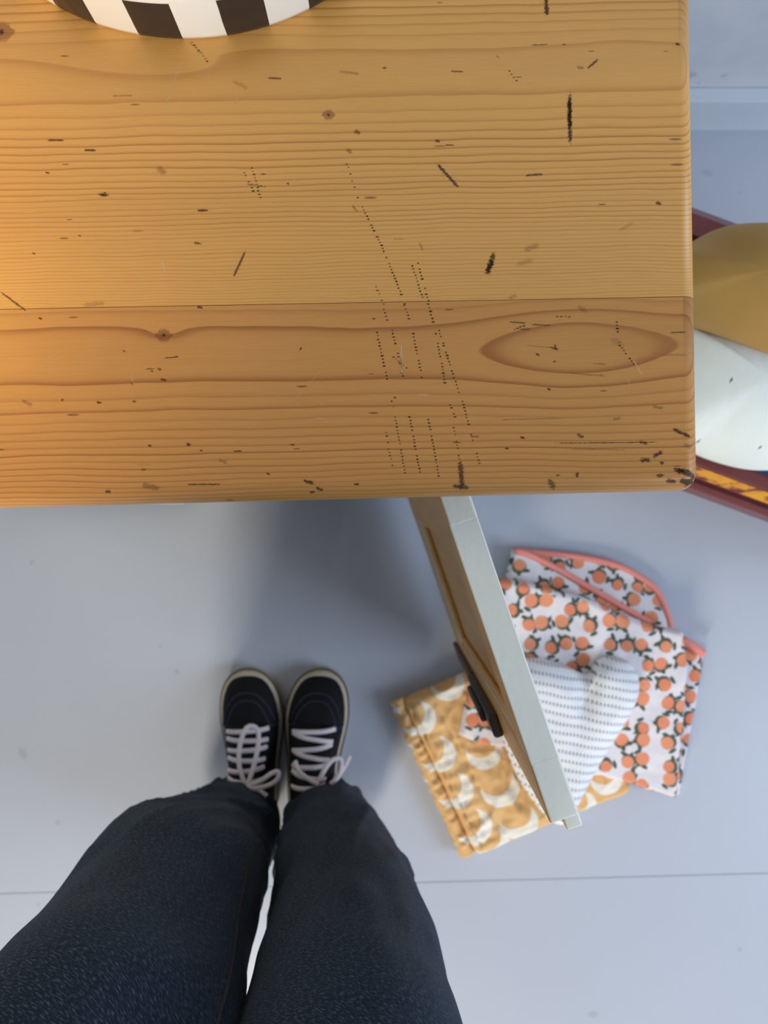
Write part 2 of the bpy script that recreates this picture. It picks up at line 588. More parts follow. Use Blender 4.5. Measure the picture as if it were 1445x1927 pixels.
marks_lo = [
    (866, 872, 870, 918, 6.5, .8), (855, 915, 880, 917, 5.5, .75), (1036, 906, 1042, 916, 7, .6), (1268, 808, 1298, 822, 4.6, .95),
    (1208, 866, 1220, 866, 5.5, .95), (1232, 858, 1243, 852, 5, .95), (1243, 871, 1247, 871, 3.4, .9), (1270, 883, 1296, 888, 5.5, .98),
    (1276, 886, 1308, 896, 7, .9), (1284, 905, 1306, 908, 7, .95), (1296, 912, 1307, 900, 6, .95), (1258, 905, 1270, 906, 5.5, .85),
    (1238, 895, 1246, 895, 4.5, .7), (1290, 838, 1300, 842, 6, .4), (1230, 765, 1246, 768, 4, .5),
    (272, 914, 296, 918, 8, .5), (352, 912, 415, 911, 2, .75), (574, 905, 588, 909, 4.6, .9), (596, 918, 606, 922, 3.4, .9),
    (668, 911, 674, 911, 3.2, .9), (584, 926, 590, 926, 3, .8), (200, 925, 206, 925, 3.6, .85), (415, 866, 424, 870, 5, .4),
    (44, 755, 58, 762, 5, .4), (184, 757, 190, 758, 3, .8), (250, 755, 256, 755, 2.6, .7), (116, 753, 119, 753, 2.6, .7), (1040, 834, 1244, 832, 1.3, .75),
    (940, 790, 1060, 787, 1.3, .5), (1070, 845, 1180, 847, 1.2, .5), (1156, 789, 1166, 787, 4, .45), (1030, 730, 1036, 735, 2.6, .9),
    (1008, 664, 1014, 669, 2.6, .8), (1036, 654, 1050, 658, 2.4, .8), (1044, 650, 1046, 657, 3, .7), (310, 674, 336, 671, 1.8, .8), (564, 660, 567, 654, 1.8, .85),
    (304, 714, 311, 716, 3.4, .8), (298, 694, 302, 695, 3, .6), (285, 698, 288, 699, 2, .8), (247, 720, 250, 725, 2, .6),
    (1154, 640, 1168, 648, 9, .22), (1090, 578, 1102, 586, 6, .3), (1262, 626, 1288, 625, 1.8, .7), (1245, 668, 1296, 668, 3, .3),
    (280, 838, 284, 839, 3, .8), (353, 836, 357, 837, 3.4, .85), (376, 847, 380, 848, 2.6, .8), (440, 849, 455, 849, 2, .75), (545, 837, 553, 837, 2.6, .8),
    (503, 891, 506, 892, 3, .85), (268, 883, 273, 884, 3, .6), (1085, 895, 1086, 892, 4.5, .85), (1046, 894, 1054, 894, 2, .85),
    (1088, 818, 1096, 822, 4, .7), (885, 820, 900, 822, 3.5, .5), (950, 844, 960, 844, 2.2, .8), (980, 823, 986, 824, 2.8, .75), (1205, 832, 1216, 834, 4, .7),
    (960, 606, 990, 608, 2.2, .6), (1000, 611, 1036, 612, 2, .6), (740, 748, 746, 748, 2, .7), (372, 578, 380, 579, 3.4, .7), (74, 599, 78, 600, 2.8, .8),
    (990, 650, 1050, 655, 1.2, .5), (1040, 680, 1046, 681, 2.2, .7), (1118, 684, 1140, 686, 1.8, .5), (1070, 702, 1140, 708, 2, .4), (230, 660, 235, 661, 2, .6)]
dots_lo = [(720, 575, 729, 602, .7), (702, 592, 704, 600, .7), (738, 622, 758, 708, .8), (761, 575, 770, 600, .7), (776, 622, 794, 710, .85),
           (806, 572, 815, 606, .9), (818, 615, 832, 690, .95), (826, 622, 852, 704, .9), (852, 704, 864, 738, .8), (832, 690, 840, 732, .8),
           (709, 626, 730, 720, .8), (845, 756, 856, 785, .75), (870, 755, 902, 872, .8), (737, 755, 740, 765, .5), (744, 785, 762, 890, .7),
           (771, 785, 790, 888, .8), (806, 790, 826, 896, .8), (854, 805, 866, 870, .6), (726, 814, 738, 876, .6), (1160, 606, 1166, 650, .75), (1166, 650, 1192, 685, .8),
           (740, 672, 765, 692, .6), (1048, 596, 1072, 596, .5), (968, 620, 985, 613, .7)]
scr_lo = [(755, 646, 755, 706, 1.4, .75), (753, 662, 757, 705, 1.2, .8), (756, 662, 759, 680, .9, .6), (826, 648, 836, 660, 1.2, .6), (1192, 678, 1207, 706, 1.6, .6),
          (1180, 712, 1186, 728, 1.0, .4), (788, 742, 806, 745, 3.0, .35), (590, 788, 612, 787, 1.5, .5), (610, 690, 540, 770, .8, .3), (248, 702, 249, 718, 1.2, .5),
          (85, 680, 112, 662, .9, .35)]
EARLY_U, LATE_U = srgb(230, 172, 92), srgb(170, 100, 36)
EARLY_L, LATE_L = srgb(214, 152, 80), srgb(150, 84, 32)
M_WOOD_UP = wood('pine_light', 138, 0.020, 0.040, 0.0043, 0.077, 0.132, EARLY_U, LATE_U,
                 [(300, 130, 260, 40, 0.006), (1190, 100, 130, 50, -0.002)], [(618, 216, 7), (2, 60, 14)], 3.1, 0.15, 0.010)
M_WOOD_LO = wood('pine_honey', 662, 0.020, 0.030, 0.0074, 0.043, 0.082, EARLY_L, LATE_L,
                 [(1085, 652, 150, 120, -0.0112), (310, 632, 60, 22, 0.004)], [(308, 631, 9)], 8.4, -0.22, 0.004)

worktop = tag(empty('worktop', (-0.3, 0.3, ZT - 0.036)), 'honey-coloured old pine worktop with rounded edges, dents and pricked lines', 'worktop')
zs = ZT - 0.010                                  # the rounded edge is widest a little below the face
front_l = P(0, 955, zs); front_r = P(1309, 922, zs); right_t = P(1294, 0, zs)
fd = (front_r - front_l).normalized(); rd = (right_t - front_r).normalized()
seam_l = P(0, 582, ZT); seam_r = P(1303, 558, ZT)
sd = (seam_r - seam_l).normalized()


def isect(p, d, q, e):
    """plan crossing of lines p + t d and q + s e"""
    den = d.x * e.y - d.y * e.x
    t = ((q.x - p.x) * e.y - (q.y - p.y) * e.x) / den
    return Vector((p.x + d.x * t, p.y + d.y * t))


XL = -0.86
left_p, left_d = Vector((XL, 0, 0)), Vector((0, 1, 0))


def plank(lo_p, lo_d, hi_p, hi_d, mat, round_front, round_back=False):
    gap = 0.00022
    a = isect(left_p, left_d, lo_p, lo_d); b = isect(front_r, rd, lo_p, lo_d)
    c = isect(front_r, rd, hi_p, hi_d); d = isect(left_p, left_d, hi_p, hi_d)
    if not round_front:
        a.y += gap; b.y += gap
    c.y -= gap; d.y -= gap
    bm = bmesh.new()
    lo = [bm.verts.new((q.x, q.y, ZT - 0.036)) for q in (a, b, c, d)]
    hi = [bm.verts.new((q.x, q.y, ZT)) for q in (a, b, c, d)]
    bm.faces.new(lo[::-1]); bm.faces.new(hi)
    for i in range(4):
        bm.faces.new((lo[i], lo[(i + 1) % 4], hi[(i + 1) % 4], hi[i]))
    bm.verts.index_update()
    ed = lambda p, q: bm.edges.get((p, q))
    es = [ed(hi[1], hi[2]), ed(lo[1], lo[2])]
    if round_front:
        es += [ed(hi[0], hi[1]), ed(lo[0], lo[1]), ed(lo[1], hi[1])]
    if round_back:
        es += [ed(hi[2], hi[3])]
    bmesh.ops.bevel(bm, geom=es, offset=0.0115, segments=14, affect='EDGES', profile=0.5)
    o = obj_bm('plank', bm, mat, worktop, smooth=True)
    for p in o.data.polygons:
        p.use_smooth = p.area < 0.004
    return o


plank(front_l, fd, seam_l, sd, M_WOOD_LO, True)
plank(seam_l, sd, seam_l + Vector((0, 0.285, 0)), sd, M_WOOD_UP, False)
plank(seam_l + Vector((0, 0.285, 0)), sd, Vector((0, 0.668, ZT)), Vector((1, 0, 0)), M_WOOD_LO, False, True)

# dents, pricked tracing-wheel lines and pale scratches: thin stains that follow the rounded face
def top_z(x, y):
    p = Vector((x, y))
    def dist(o, d):
        return abs((p.x - o.x) * d.y - (p.y - o.y) * d.x)
    R = 0.0115
    z_ = ZT
    for o, d in ((front_r, fd), (front_r, rd)):
        q = dist(o, d)
        if q < R:
            z_ -= R - math.sqrt(max(R * R - (R - q) ** 2, 0))
    return z_ + 0.00012


def stain_mat(name, c1, c2, ragged):
    n = NT(name, 0.6, 0.3)
    uv = n.new('ShaderNodeUVMap').outputs[0]
    u_, v_, _ = n.xyz(uv)
    x, y, z = n.xyz(n.pos())
    nz = n.m('SUBTRACT', n.noise(n.comb(n.m('MULTIPLY', x, 420.0), n.m('MULTIPLY', y, 1000.0), 0.0), 1.0, 3, 0.65), 0.5)
    a_ = n.m('ADD', n.v('LENGTH', uv), n.m('MULTIPLY', nz, ragged))
    al_ = n.m('SUBTRACT', 1.0, n.smooth(a_, 0.35, 0.85))
    at = n.new('ShaderNodeAttribute', attribute_name='strength')
    n.put(n.b.inputs['Alpha'], n.m('MULTIPLY', al_, at.outputs['Fac']))
    n.color(n.mix(n.noise(n.pos(), 500, 2), c1, c2))
    return n.mat


def stains(name, items, mat):
    V, F, U, S = [], [], [], []
    for (ax, ay, bx, by, rad, st) in items:
        if name == 'dents':
            st = st * (0.85 if st > 0.55 else 0.55); rad *= 0.92
        A, B = P(ax, ay, ZT), P(bx, by, ZT)
        R = rad / ST * 1.12
        e_ = B - A
        Ld = e_.length
        e_ = e_.normalized() if Ld > 1e-6 else Vector((1, 0, 0))
        m_ = Vector((-e_.y, e_.x, 0))
        hl = Ld / 2 + R
        c_ = (A + B) / 2
        na, nb = (2, 2) if rad < 2.5 and Ld < 0.004 else (8, 4)
        b0 = len(V)
        for i in range(na + 1):
            a_ = -1 + 2 * i / na
            for j in range(nb + 1):
                b_ = -1 + 2 * j / nb
                p = c_ + e_ * (a_ * hl) + m_ * (b_ * R)
                V.append((p.x, p.y, top_z(p.x, p.y)))
                aa = max(abs(a_) * hl - (hl - R) * 0.75, 0) / (hl - (hl - R) * 0.75)
                U.append((aa, b_)); S.append(st)
        for i in range(na):
            for j in range(nb):
                q = b0 + i * (nb + 1) + j
                F.append((q, q + nb + 1, q + nb + 2, q + 1))
    o = obj(name, V, F, mat, worktop, True, uvs=U)
    at = o.data.attributes.new('strength', 'FLOAT', 'POINT')
    at.data.foreach_set('value', S)
    tag(o, kind='stuff')
    return o


M_DENT = stain_mat('dent_stain', srgb(66, 46, 34), srgb(104, 70, 42), 2.3)
M_PRICK = stain_mat('prick_stain', srgb(44, 32, 26), srgb(62, 44, 32), 0.25)
M_SCRATCH = stain_mat('pale_scratch', srgb(236, 214, 170), srgb(226, 196, 146), 0.6)
stains('dents', [q for q in marks_up + marks_lo if q[5] > 0], M_DENT)
pr = []
for (ax, ay, bx, by, st) in dots_up + dots_lo:
    L_ = math.hypot(bx - ax, by - ay)
    k_ = max(int(L_ / 6.1), 1)
    for i in range(k_ + 1):
        if random.random() < 0.16: continue
        t = i / k_
        x_, y_ = ax + (bx - ax) * t + random.uniform(-.7, .7), ay + (by - ay) * t + random.uniform(-.5, .5)
        w_ = random.choice((0.3, 0.6, 1.2, 2.5))
        pr.append((x_ - w_, y_, x_ + w_, y_, random.uniform(1.5, 2.2), min(st + random.uniform(-.15, .2), 1)))
stains('pricked_holes', pr, M_PRICK)
stains('scratches', scr_up + scr_lo, M_SCRATCH)

# ------------------------------------------------------------------ cabinet under the worktop, one door open
n = NT('white_gloss_paint', 0.32, 0.5)
chip = n.smooth(n.noise(n.pos(), 34, 5, 0.7), 0.70, 0.73)
n.color(n.mix(n.m('MULTIPLY', chip, 0.6), n.mix(n.noise(n.pos(), 18, 3), srgb(240, 240, 224), srgb(248, 248, 234)), srgb(150, 150, 140)))
n.bump(n.m('ADD', n.noise(n.pos(), 120, 3), n.m('MULTIPLY', n.noise(n.pos(), 22, 3), 1.0)), 0.22, 0.0016)
M_WHITE = n.mat
n = NT('bare_varnished_pine', 0.4, 0.45)
x, y, z = n.xyz(n.pos())
gr = n.noise(n.comb(n.m('MULTIPLY', x, 60.0), n.m('MULTIPLY', y, 60.0), n.m('MULTIPLY', z, 3.0)), 1.0, 3)
n.color(n.mix(gr, srgb(240, 188, 104), srgb(206, 146, 66)))
M_PINE = n.mat
M_DKWOOD = plain('dark_brown_wood', srgb(92, 56, 40), 0.5, 0.4, var=0.3, scale=40)
M_IRON = plain('dark_iron', srgb(74, 64, 62), 0.42, 0.5, metal=0.5, var=0.25, scale=70)

ZD0, ZD1 = 0.055, 0.700                          # bottom and top of the doors
cab = tag(empty('cabinet', (-0.2, 0.35, 0.0)), 'white painted cabinet under the pine worktop with its door standing open', 'cabinet')
for (nm, mn, mx) in [('side_panel', (-0.80, 0.062, 0.0), (-0.778, 0.645, 0.714)), ('side_panel', (0.150, 0.062, 0.0), (0.172, 0.645, 0.714)),
                     ('back_panel', (-0.778, 0.635, 0.04), (0.150, 0.645, 0.714)), ('bottom_panel', (-0.778, 0.064, 0.055), (0.150, 0.635, 0.073)),
                     ('plinth', (-0.778, 0.085, 0.0), (0.150, 0.10, 0.055)),
                     ('frame_stile', (-0.80, 0.040, 0.0), (-0.70, 0.062, 0.714)), ('frame_stile', (0.034, 0.040, 0.0), (0.172, 0.062, 0.714)),
                     ('frame_stile', (-0.335, 0.040, 0.0), (-0.275, 0.062, 0.714)), ('frame_rail', (-0.70, 0.0402, 0.702), (0.034, 0.0618, 0.714))]:
    bm = bmesh.new()
    box_bm(bm, mn, mx, bevel=0.001)
    obj_bm(nm, bm, M_WHITE, cab)


def make_door(H, e, nrm, L, lock=True):
    """H hinge corner on the inner face; e runs along the door, nrm points to the outer face"""
    M = Matrix(((e.x, nrm.x, 0, H.x), (e.y, nrm.y, 0, H.y), (0, 0, 1, 0), (0, 0, 0, 1)))
    T, W, BR = 0.0245, 0.052, 0.13
    bm = bmesh.new()
    fs = []
    fs += box_bm(bm, (0, 0, ZD0), (W, T, ZD1), M, 0, 0.0022, 3)
    fs += box_bm(bm, (L - W, 0, ZD0), (L, T, ZD1), M, 0, 0.0022, 3)
    fs += box_bm(bm, (W - 0.004, 0.0003, ZD1 - W), (L - W + 0.004, T - 0.0003, ZD1 - 0.0002), M, 0, 0.0012, 2)
    fs += box_bm(bm, (W - 0.004, 0.0003, ZD0 + 0.0002), (L - W + 0.004, T - 0.0003, ZD0 + BR), M, 0, 0.0012, 2)
    # overlapping lip on the outer half, past the free edge
    fs += box_bm(bm, (L - 0.01, T * 0.46, ZD0 + 0.002), (L + 0.0095, T, ZD1 - 0.001), M, 0, 0.0014, 2)
    bm.normal_update()
    bmesh.ops.recalc_face_normals(bm, faces=bm.faces)
    for f in bm.faces:
        cc = f.calc_center_median()
        if f.normal.dot(nrm) < -0.6 or (abs(f.normal.z) < 0.5 and (cc - H).dot(nrm) < T * 0.42 and W * 0.9 < (cc - H).dot(e) < L - W * 0.9):
            f.material_index = 1
    d = obj_bm('door', bm, [M_WHITE, M_PINE], cab)
    bm = bmesh.new()
    box_bm(bm, (W - 0.002, 0.0105, ZD0 + BR - 0.002), (L - W + 0.002, 0.0165, ZD1 - W + 0.002), M)
    bmesh.ops.recalc_face_normals(bm, faces=bm.faces)
    for f in bm.faces:
        f.material_index = 1 if f.normal.dot(nrm) > 0.6 else 0
    obj_bm('panel', bm, [M_PINE, M_WHITE], d)
    for (mn, mx) in [((W, 0.004, ZD1 - W - 0.012), (L - W, 0.0105, ZD1 - W)), ((W, 0.004, ZD0 + BR), (L - W, 0.0105, ZD0 + BR + 0.012)),
                     ((W, 0.004, ZD0 + BR + 0.012), (W + 0.012, 0.0105, ZD1 - W - 0.012)), ((L - W - 0.012, 0.004, ZD0 + BR + 0.012), (L - W, 0.0105, ZD1 - W - 0.012))]:
        bm = bmesh.new()
        box_bm(bm, mn, mx, M, 0, 0.003, 3)
        obj_bm('moulding', bm, M_PINE, d)
    if lock:
        bm = bmesh.new()
        box_bm(bm, (L - 0.034, -0.011, 0.30), (L - 0.008, -0.0002, 0.50), M, 0, 0.003, 2)
        box_bm(bm, (L - 0.028, -0.017, 0.33), (L - 0.013, -0.010, 0.45), M, 0, 0.003, 2)
        obj_bm('lock', bm, M_IRON, d)
        bm = bmesh.new()
        box_bm(bm, (L - 0.034, -0.007, ZD0 + 0.01), (L - 0.004, -0.0002, 0.30), M, 0, 0.002, 2)
        obj_bm('dark_strip', bm, M_DKWOOD, d)  # dark brown strip down the lower part of the free stile
    return d


p0, p1 = P(831, 950, ZD1), P(1036, 1552, ZD1)
e = (p1 - p0).normalized()
H = p0 - e * ((0.036 - p0.y) / -e.y)
nrm = Vector((-e.y, e.x, 0))
L_DOOR = (p1 - H).length
make_door(H, e, nrm, L_DOOR)
make_door(Vector((-0.34, 0.0385, 0)), Vector((-1, 0, 0)), Vector((0, -1, 0)), L_DOOR, False)

# ------------------------------------------------------------------ striped oval dish on the worktop
n = NT('striped_glaze', 0.16, 0.5)
tc = n.new('ShaderNodeTexCoord').outputs['Object']
x, y, z = n.xyz(tc)
DA, DB, DH = 450 / ST, 386 / ST, 0.040
PXC, PYC = 350, 76 - 386
dc = P(PXC, PYC, ZT)
ang = n.m('ARCTAN2', n.m('DIVIDE', y, DB), n.m('DIVIDE', x, DA))
# stripe edges read where they meet the worktop
NS = 34.0
a0 = math.atan2(-1.0, 0.0)
st = n.m('FRACT', n.m('MULTIPLY', n.m('SUBTRACT', ang, a0 - 0.010), NS / 2 / (2 * math.pi) * 1.0))
wob = n.m('MULTIPLY', n.m('SUBTRACT', n.noise(tc, 40, 2), 0.5), 0.02)
dark = n.smooth(n.m('ADD', st, wob), 0.495, 0.505)
inband = n.m('MULTIPLY', n.m('SUBTRACT', 1.0, n.smooth(n.m('ADD', z, n.m('MULTIPLY', wob, 0.02)), DH - 0.0036, DH - 0.003)), n.smooth(n.v('LENGTH', n.comb(n.m('DIVIDE', x, DA), n.m('DIVIDE', y, DB))), 0.955, 0.958))
n.color(n.mix(n.m('MULTIPLY', dark, inband), n.mix(n.noise(tc, 12, 2), srgb(232, 230, 222), srgb(242, 242, 238)), srgb(52, 44, 42)))
M_STRIPE = n.mat
prof = [(0.0, 0.006), (0.5, 0.006), (0.90, 0.008), (0.945, 0.014), (0.955, DH - 0.004), (0.958, DH + 0.001), (0.968, DH + 0.003), (0.982, DH + 0.003), (0.992, DH), (0.997, DH - 0.003),
        (1.0, 0.004), (0.997, 0.001), (0.985, 0.0), (0.0, 0.0)]
verts, faces = [], []
NSEG = 160
for (r, zz) in prof:
    for k in range(NSEG):
        t = 2 * math.pi * k / NSEG
        verts.append((dc.x + DA * max(r, 0.002) * math.cos(t), dc.y + DB * max(r, 0.002) * math.sin(t), ZT + 0.0003 + zz))
for i in range(len(prof) - 1):
    for k in range(NSEG):
        l = (k + 1) % NSEG
        faces.append((i * NSEG + k, i * NSEG + l, (i + 1) * NSEG + l, (i + 1) * NSEG + k))
bm = bmesh.new()
bv = [bm.verts.new(v) for v in verts]
for f in faces:
    bm.faces.new([bv[i] for i in f])
tag(obj_bm('dish', bm, M_STRIPE, None, True, origin=(dc.x, dc.y, ZT)), 'shallow oval dish with black and white striped sides on the pine worktop', 'dish')

# ------------------------------------------------------------------ painted bench with two dotted cushions and a navy cloth
n = NT('maroon_paint', 0.34, 0.5)
x, y, z = n.xyz(n.pos())
n.color(n.mix(n.noise(n.pos(), 26, 4), srgb(96, 40, 38), srgb(122, 58, 56)))
M_MAROON = n.mat
n = NT('gold_stencil', 0.38, 0.5)
tcg = n.new('ShaderNodeTexCoord').outputs['Object']
nz = n.noise(n.v('MULTIPLY', tcg, (34.0, 120.0, 60.0)), 1.0, 3, 0.6)
n.color(n.mix(n.smooth(nz, 0.40, 0.52), srgb(108, 50, 48), n.mix(n.noise(tcg, 40, 2), srgb(226, 164, 40), srgb(198, 128, 44))))
M_GOLD = n.mat

ZB = 0.30
BA = math.radians(-20.2)
fo = P(1372, 945, ZB - 0.03)                         # a point of the front outer edge
bx = Vector((math.cos(BA), math.sin(BA), 0)); by = Vector((-math.sin(BA), math.cos(BA), 0))
BM = Matrix(((bx.x, by.x, 0, fo.x), (bx.y, by.y, 0, fo.y), (0, 0, 1, 0), (0, 0, 0, 1)))
bench = tag(empty('bench', (fo.x + 0.1, fo.y + 0.17, 0)), 'low maroon painted bench with gold stencilled rail beside the worktop', 'bench')
X0, X1, DEP = -0.27, 0.50, 0.365


def extrude_profile(name, prof, xa, xb, M, mats, parent, idx, flip=False):
    verts, faces, mi = [], [], []
    k = len(prof)
    for xx in (xa, xb):
        for (yy, zz) in prof:
            verts.append(M @ Vector((xx, yy, zz)))
    for i in range(k):
        j = (i + 1) % k
        faces.append((i, j, k + j, k + i)); mi.append(idx[i] if idx else 0)
    faces.append(tuple(range(k - 1, -1, -1))); mi.append(0)
    faces.append(tuple(range(k, 2 * k))); mi.append(0)
    bm = bmesh.new()
    bv = [bm.verts.new(v) for v in verts]
    for f, m_ in zip(faces, mi):
        bm.faces.new([bv[i] for i in f]).material_index = m_
    return obj_bm(name, bm, mats, parent)


prof_f = [(0.0, ZB - 0.075), (0.0, ZB - 0.032), (0.003, ZB - 0.028), (0.0085, ZB - 0.027), (0.0105, ZB - 0.032), (0.013, ZB - 0.032), (0.0145, ZB - 0.022), (0.0275, ZB - 0.010),
          (0.030, ZB - 0.004), (0.052, ZB), (0.060, ZB - 0.002), (0.060, ZB - 0.075)]
extrude_profile('front_rail', prof_f, X0, X1 - 0.0, BM, [M_MAROON, M_GOLD], bench, None)
vv, ff = [], []
for xx in (X0 + 0.01, X1 - 0.01):                    # stencilled band laid on the sloping face of the rail
    for (yy, zz) in [(0.0150, ZB - 0.0213), (0.0272, ZB - 0.0099)]:
        vv.append(BM @ Vector((xx, yy, zz + 0.0004)))
        vv.append(BM @ Vector((xx, yy, zz - 0.002)))
obj('stencil_band', vv, [(0, 2, 6, 4), (1, 5, 7, 3), (0, 4, 5, 1), (2, 3, 7, 6), (0, 1, 3, 2), (4, 6, 7, 5)], M_GOLD, bench)
prof_b = [(DEP, ZB - 0.075), (DEP, ZB - 0.02), (DEP - 0.02, ZB + 0.004), (DEP - 0.045, ZB), (DEP - 0.045, ZB - 0.075)]
extrude_profile('back_rail', prof_b, X0, X1, BM, [M_MAROON], bench, None)
bm = bmesh.new(); box_bm(bm, (X0, 0.058, ZB - 0.05), (X1, DEP - 0.04, ZB - 0.03), BM); obj_bm('seat_board', bm, M_MAROON, bench)
for xx in (X0, X1 - 0.02):
    bm = bmesh.new(); box_bm(bm, (xx, 0.05, ZB - 0.075), (xx + 0.02, DEP - 0.04, ZB - 0.004), BM, 0, 0.002); obj_bm('end_rail', bm, M_MAROON, bench)
for xx in (X0 + 0.03, X1 - 0.07):
    for yy in (0.03, DEP - 0.05):
        q = BM @ Vector((xx + 0.02, yy + 0.01, 0))
        tube('leg', [(q.x, q.y, 0), (q.x, q.y, 0.06), (q.x, q.y, 0.16), (q.x, q.y, ZB - 0.05)], [0.013, 0.019, 0.015, 0.021], M_MAROON, bench, 16)


def dotted(name, c1, c2, pts, zp, wrinkle=0.25):
    n = NT(name, 0.85, 0.2)
    fp, x, y, z = flat_pos(n)
    wv = n.noise(n.v('MULTIPLY', n.pos(), (1.0, 1.0, 1.0)), 700, 2)
    c = n.mix(n.noise(n.pos(), 14, 3), c1, c2)
    c = n.mix(n.m('MULTIPLY', wv, 0.15), c, [q * 0.7 for q in c1[:3]])
    rag = n.m('MULTIPLY', n.m('SUBTRACT', n.noise(n.pos(), 300, 2), 0.5), 0.8)
    mk = None
    for (px_, py_, r) in pts:
        q = P(px_, py_, zp)
        s = n.group(G_STREAK, fp, (q.x, q.y, 0), (q.x + 0.0012, q.y - 0.0005, 0), r / (FPX / (CAM_H - zp)), rag)
        mk = s if mk is None else n.m('MAXIMUM', mk, s)
    # the same sparse print goes on past the part in the photo
    n.color(n.mix(n.m('MULTIPLY', mk, 0.9), c, srgb(40, 36, 34)))
    n.bump(n.m('ADD', n.m('MULTIPLY', n.noise(n.v('MULTIPLY', n.pos(), (55.0, 22.0, 30.0)), 1.0, 3), 1.0), n.m('MULTIPLY', wv, 0.08)), wrinkle, 0.006)
    n.b.inputs['Sheen Weight'].default_value = 0.15
    return n.mat


M_CREAM = dotted('cream_dotted_cotton', srgb(214, 222, 220), srgb(228, 233, 230),
                 [(1304, 585, 5), (1424, 657, 5), (1361, 720, 6), (1337, 825, 5), (1369, 857, 5), (1470, 790, 5), (1500, 700, 5), (1250, 650, 5), (1440, 840, 4)], 0.40)
M_MUSTARD = dotted('mustard_dotted_linen', srgb(156, 120, 60), srgb(172, 134, 70), [(1443, 433, 7), (1500, 520, 6), (1250, 480, 6), (1480, 590, 6)], 0.46, 0.1)
M_NAVY = plain('navy_cloth', srgb(28, 56, 98), 0.8, 0.2, var=0.2, scale=50)


def ptsW(lst, z):
    return [P(a, b, z) for a, b in lst]


z0 = ZB + 0.001
slab('navy', resample(ptsW([(1330, 820), (1400, 868), (1450, 892), (1520, 915), (1580, 860), (1500, 760), (1390, 760)], z0 + 0.02), 60), ZB + 0.003, 0.016, 0.02, M_NAVY, None, 10)
nv = bpy.data.objects['navy']; nv.name = 'folded_cloth'; nv.data.name = 'folded_cloth'
tag(nv, 'navy blue cloth peeking out from under the cream cushion on the bench', 'cloth')
slab('cushion', resample(ptsW([(1200, 600), (1225, 800), (1308, 846), (1375, 872), (1445, 884), (1530, 870), (1585, 800), (1575, 690), (1480, 622), (1330, 585), (1230, 590)], ZB + 0.05), 90),
     ZB + 0.021, 0.105, 0.13, M_CREAM, None, 30, lambda x, y, w: 0.006 * w * noise.noise((x * 16, y * 9, 3.0)), dome=True, power=0.6)
cu = bpy.data.objects['cushion']
tag(cu, 'cream cotton cushion with small dark dots lying on the maroon bench', 'cushion', 'dotted cushions on the bench')
m_out = ptsW([(1215, 470), (1305, 440), (1380, 402), (1445, 391), (1530, 400), (1620, 470), (1640, 600), (1570, 655), (1500, 645), (1445, 624), (1370, 590), (1303, 560), (1230, 540)], ZB + 0.18)
slab('cushion', resample(m_out, 90), ZB + 0.120, 0.082, 0.10, M_MUSTARD, None, 30, lambda x, y, w: 0.004 * w * noise.noise((x * 12, y * 9, 9.0)), dome=True, power=0.6, belly=0.149)
mu = [o for o in bpy.data.objects if o.name.startswith('cushion') and o is not cu][0]
tag(mu, 'mustard yellow linen cushion overlapping the cream one on the bench', 'cushion', 'dotted cushions on the bench')

# ------------------------------------------------------------------ pile on the floor: moon blanket, peach blanket, heart cushion
SZ = lambda z: FPX / (CAM_H - z)
ZM = 0.040
n = NT('moon_print_cotton', 0.85, 0.2)
fp, x, y, z = flat_pos(n)
mk = None


def moon(cx, cy, R, dx, dy):
    global mk
    q = P(cx, cy, ZM); s = SZ(ZM)
    l = math.hypot(dx, dy)
    c2 = (q.x - dx / l * R * 0.62 / s, q.y + dy / l * R * 0.62 / s, 0)
    m_ = n.group(G_MOON, fp, (q.x, q.y, 0), R / s, c2, R * 0.93 / s)
    mk = m_ if mk is None else n.m('MAXIMUM', mk, m_)


for (a, b, R, dx, dy) in [(785, 1352, 35, .85, .5), (822, 1419, 35, .85, .5), (854, 1487, 36, .85, .5), (890, 1556, 36, .85, .5),
                          (910, 1412, 34, .35, .94), (940, 1482, 36, .5, .87), (976, 1545, 36, .5, .87), (925, 1588, 34, .7, .7), (842, 1286, 32, .6, .8),
                          (1092, 1516, 30, .85, .5), (1140, 1462, 32, .4, .9), (1040, 1560, 34, .7, .7)]:
    moon(a, b, R, dx, dy)
for (a, b, R) in [(746, 1338, 12), (771, 1411, 13), (799, 1480, 13), (827, 1547, 13), (855, 1610, 13)]:
    q = P(a, b, ZM)
    m_ = n.group(G_STREAK, fp, (q.x - 0.002, q.y - .002, 0), (q.x + 0.002, q.y + 0.002, 0), R * 1.25 / SZ(ZM), 0.0)
    mk = n.m('MAXIMUM', mk, m_)
wv = n.noise(n.pos(), 900, 2)
base = n.mix(n.noise(n.pos(), 18, 3), srgb(234, 192, 136), srgb(222, 174, 114))
c = n.mix(mk, base, srgb(240, 234, 222))
n.color(n.mix(n.m('MULTIPLY', wv, 0.10), c, srgb(150, 100, 50)))
n.bump(n.noise(n.pos(), 70, 3), 0.45, 0.004)
n.b.inputs['Sheen Weight'].default_value = 0.1
M_MOON = n.mat

pA, pB, pC, pD = (735, 1330), (884, 1622), (1196, 1492), (1046, 1190)
mb_org = P(965, 1408, 0); mb_org.z = 0
moonb = tag(empty('folded_blanket', mb_org), 'golden cotton blanket printed with white crescent moons, folded on the floor', 'blanket')


def lerp2(a, b, t):
    return (a[0] + (b[0] - a[0]) * t, a[1] + (b[1] - a[1]) * t)


def quad_outline(a, b, c, d, z, nn=30, round_=0.03):
    pts = []
    for s, t in ((a, b), (b, c), (c, d), (d, a)):
        for k in (0.04, 0.2, 0.4, 0.6, 0.8, 0.96):
            pts.append(lerp2(s, t, k))
    return resample(ptsW(pts, z), nn)


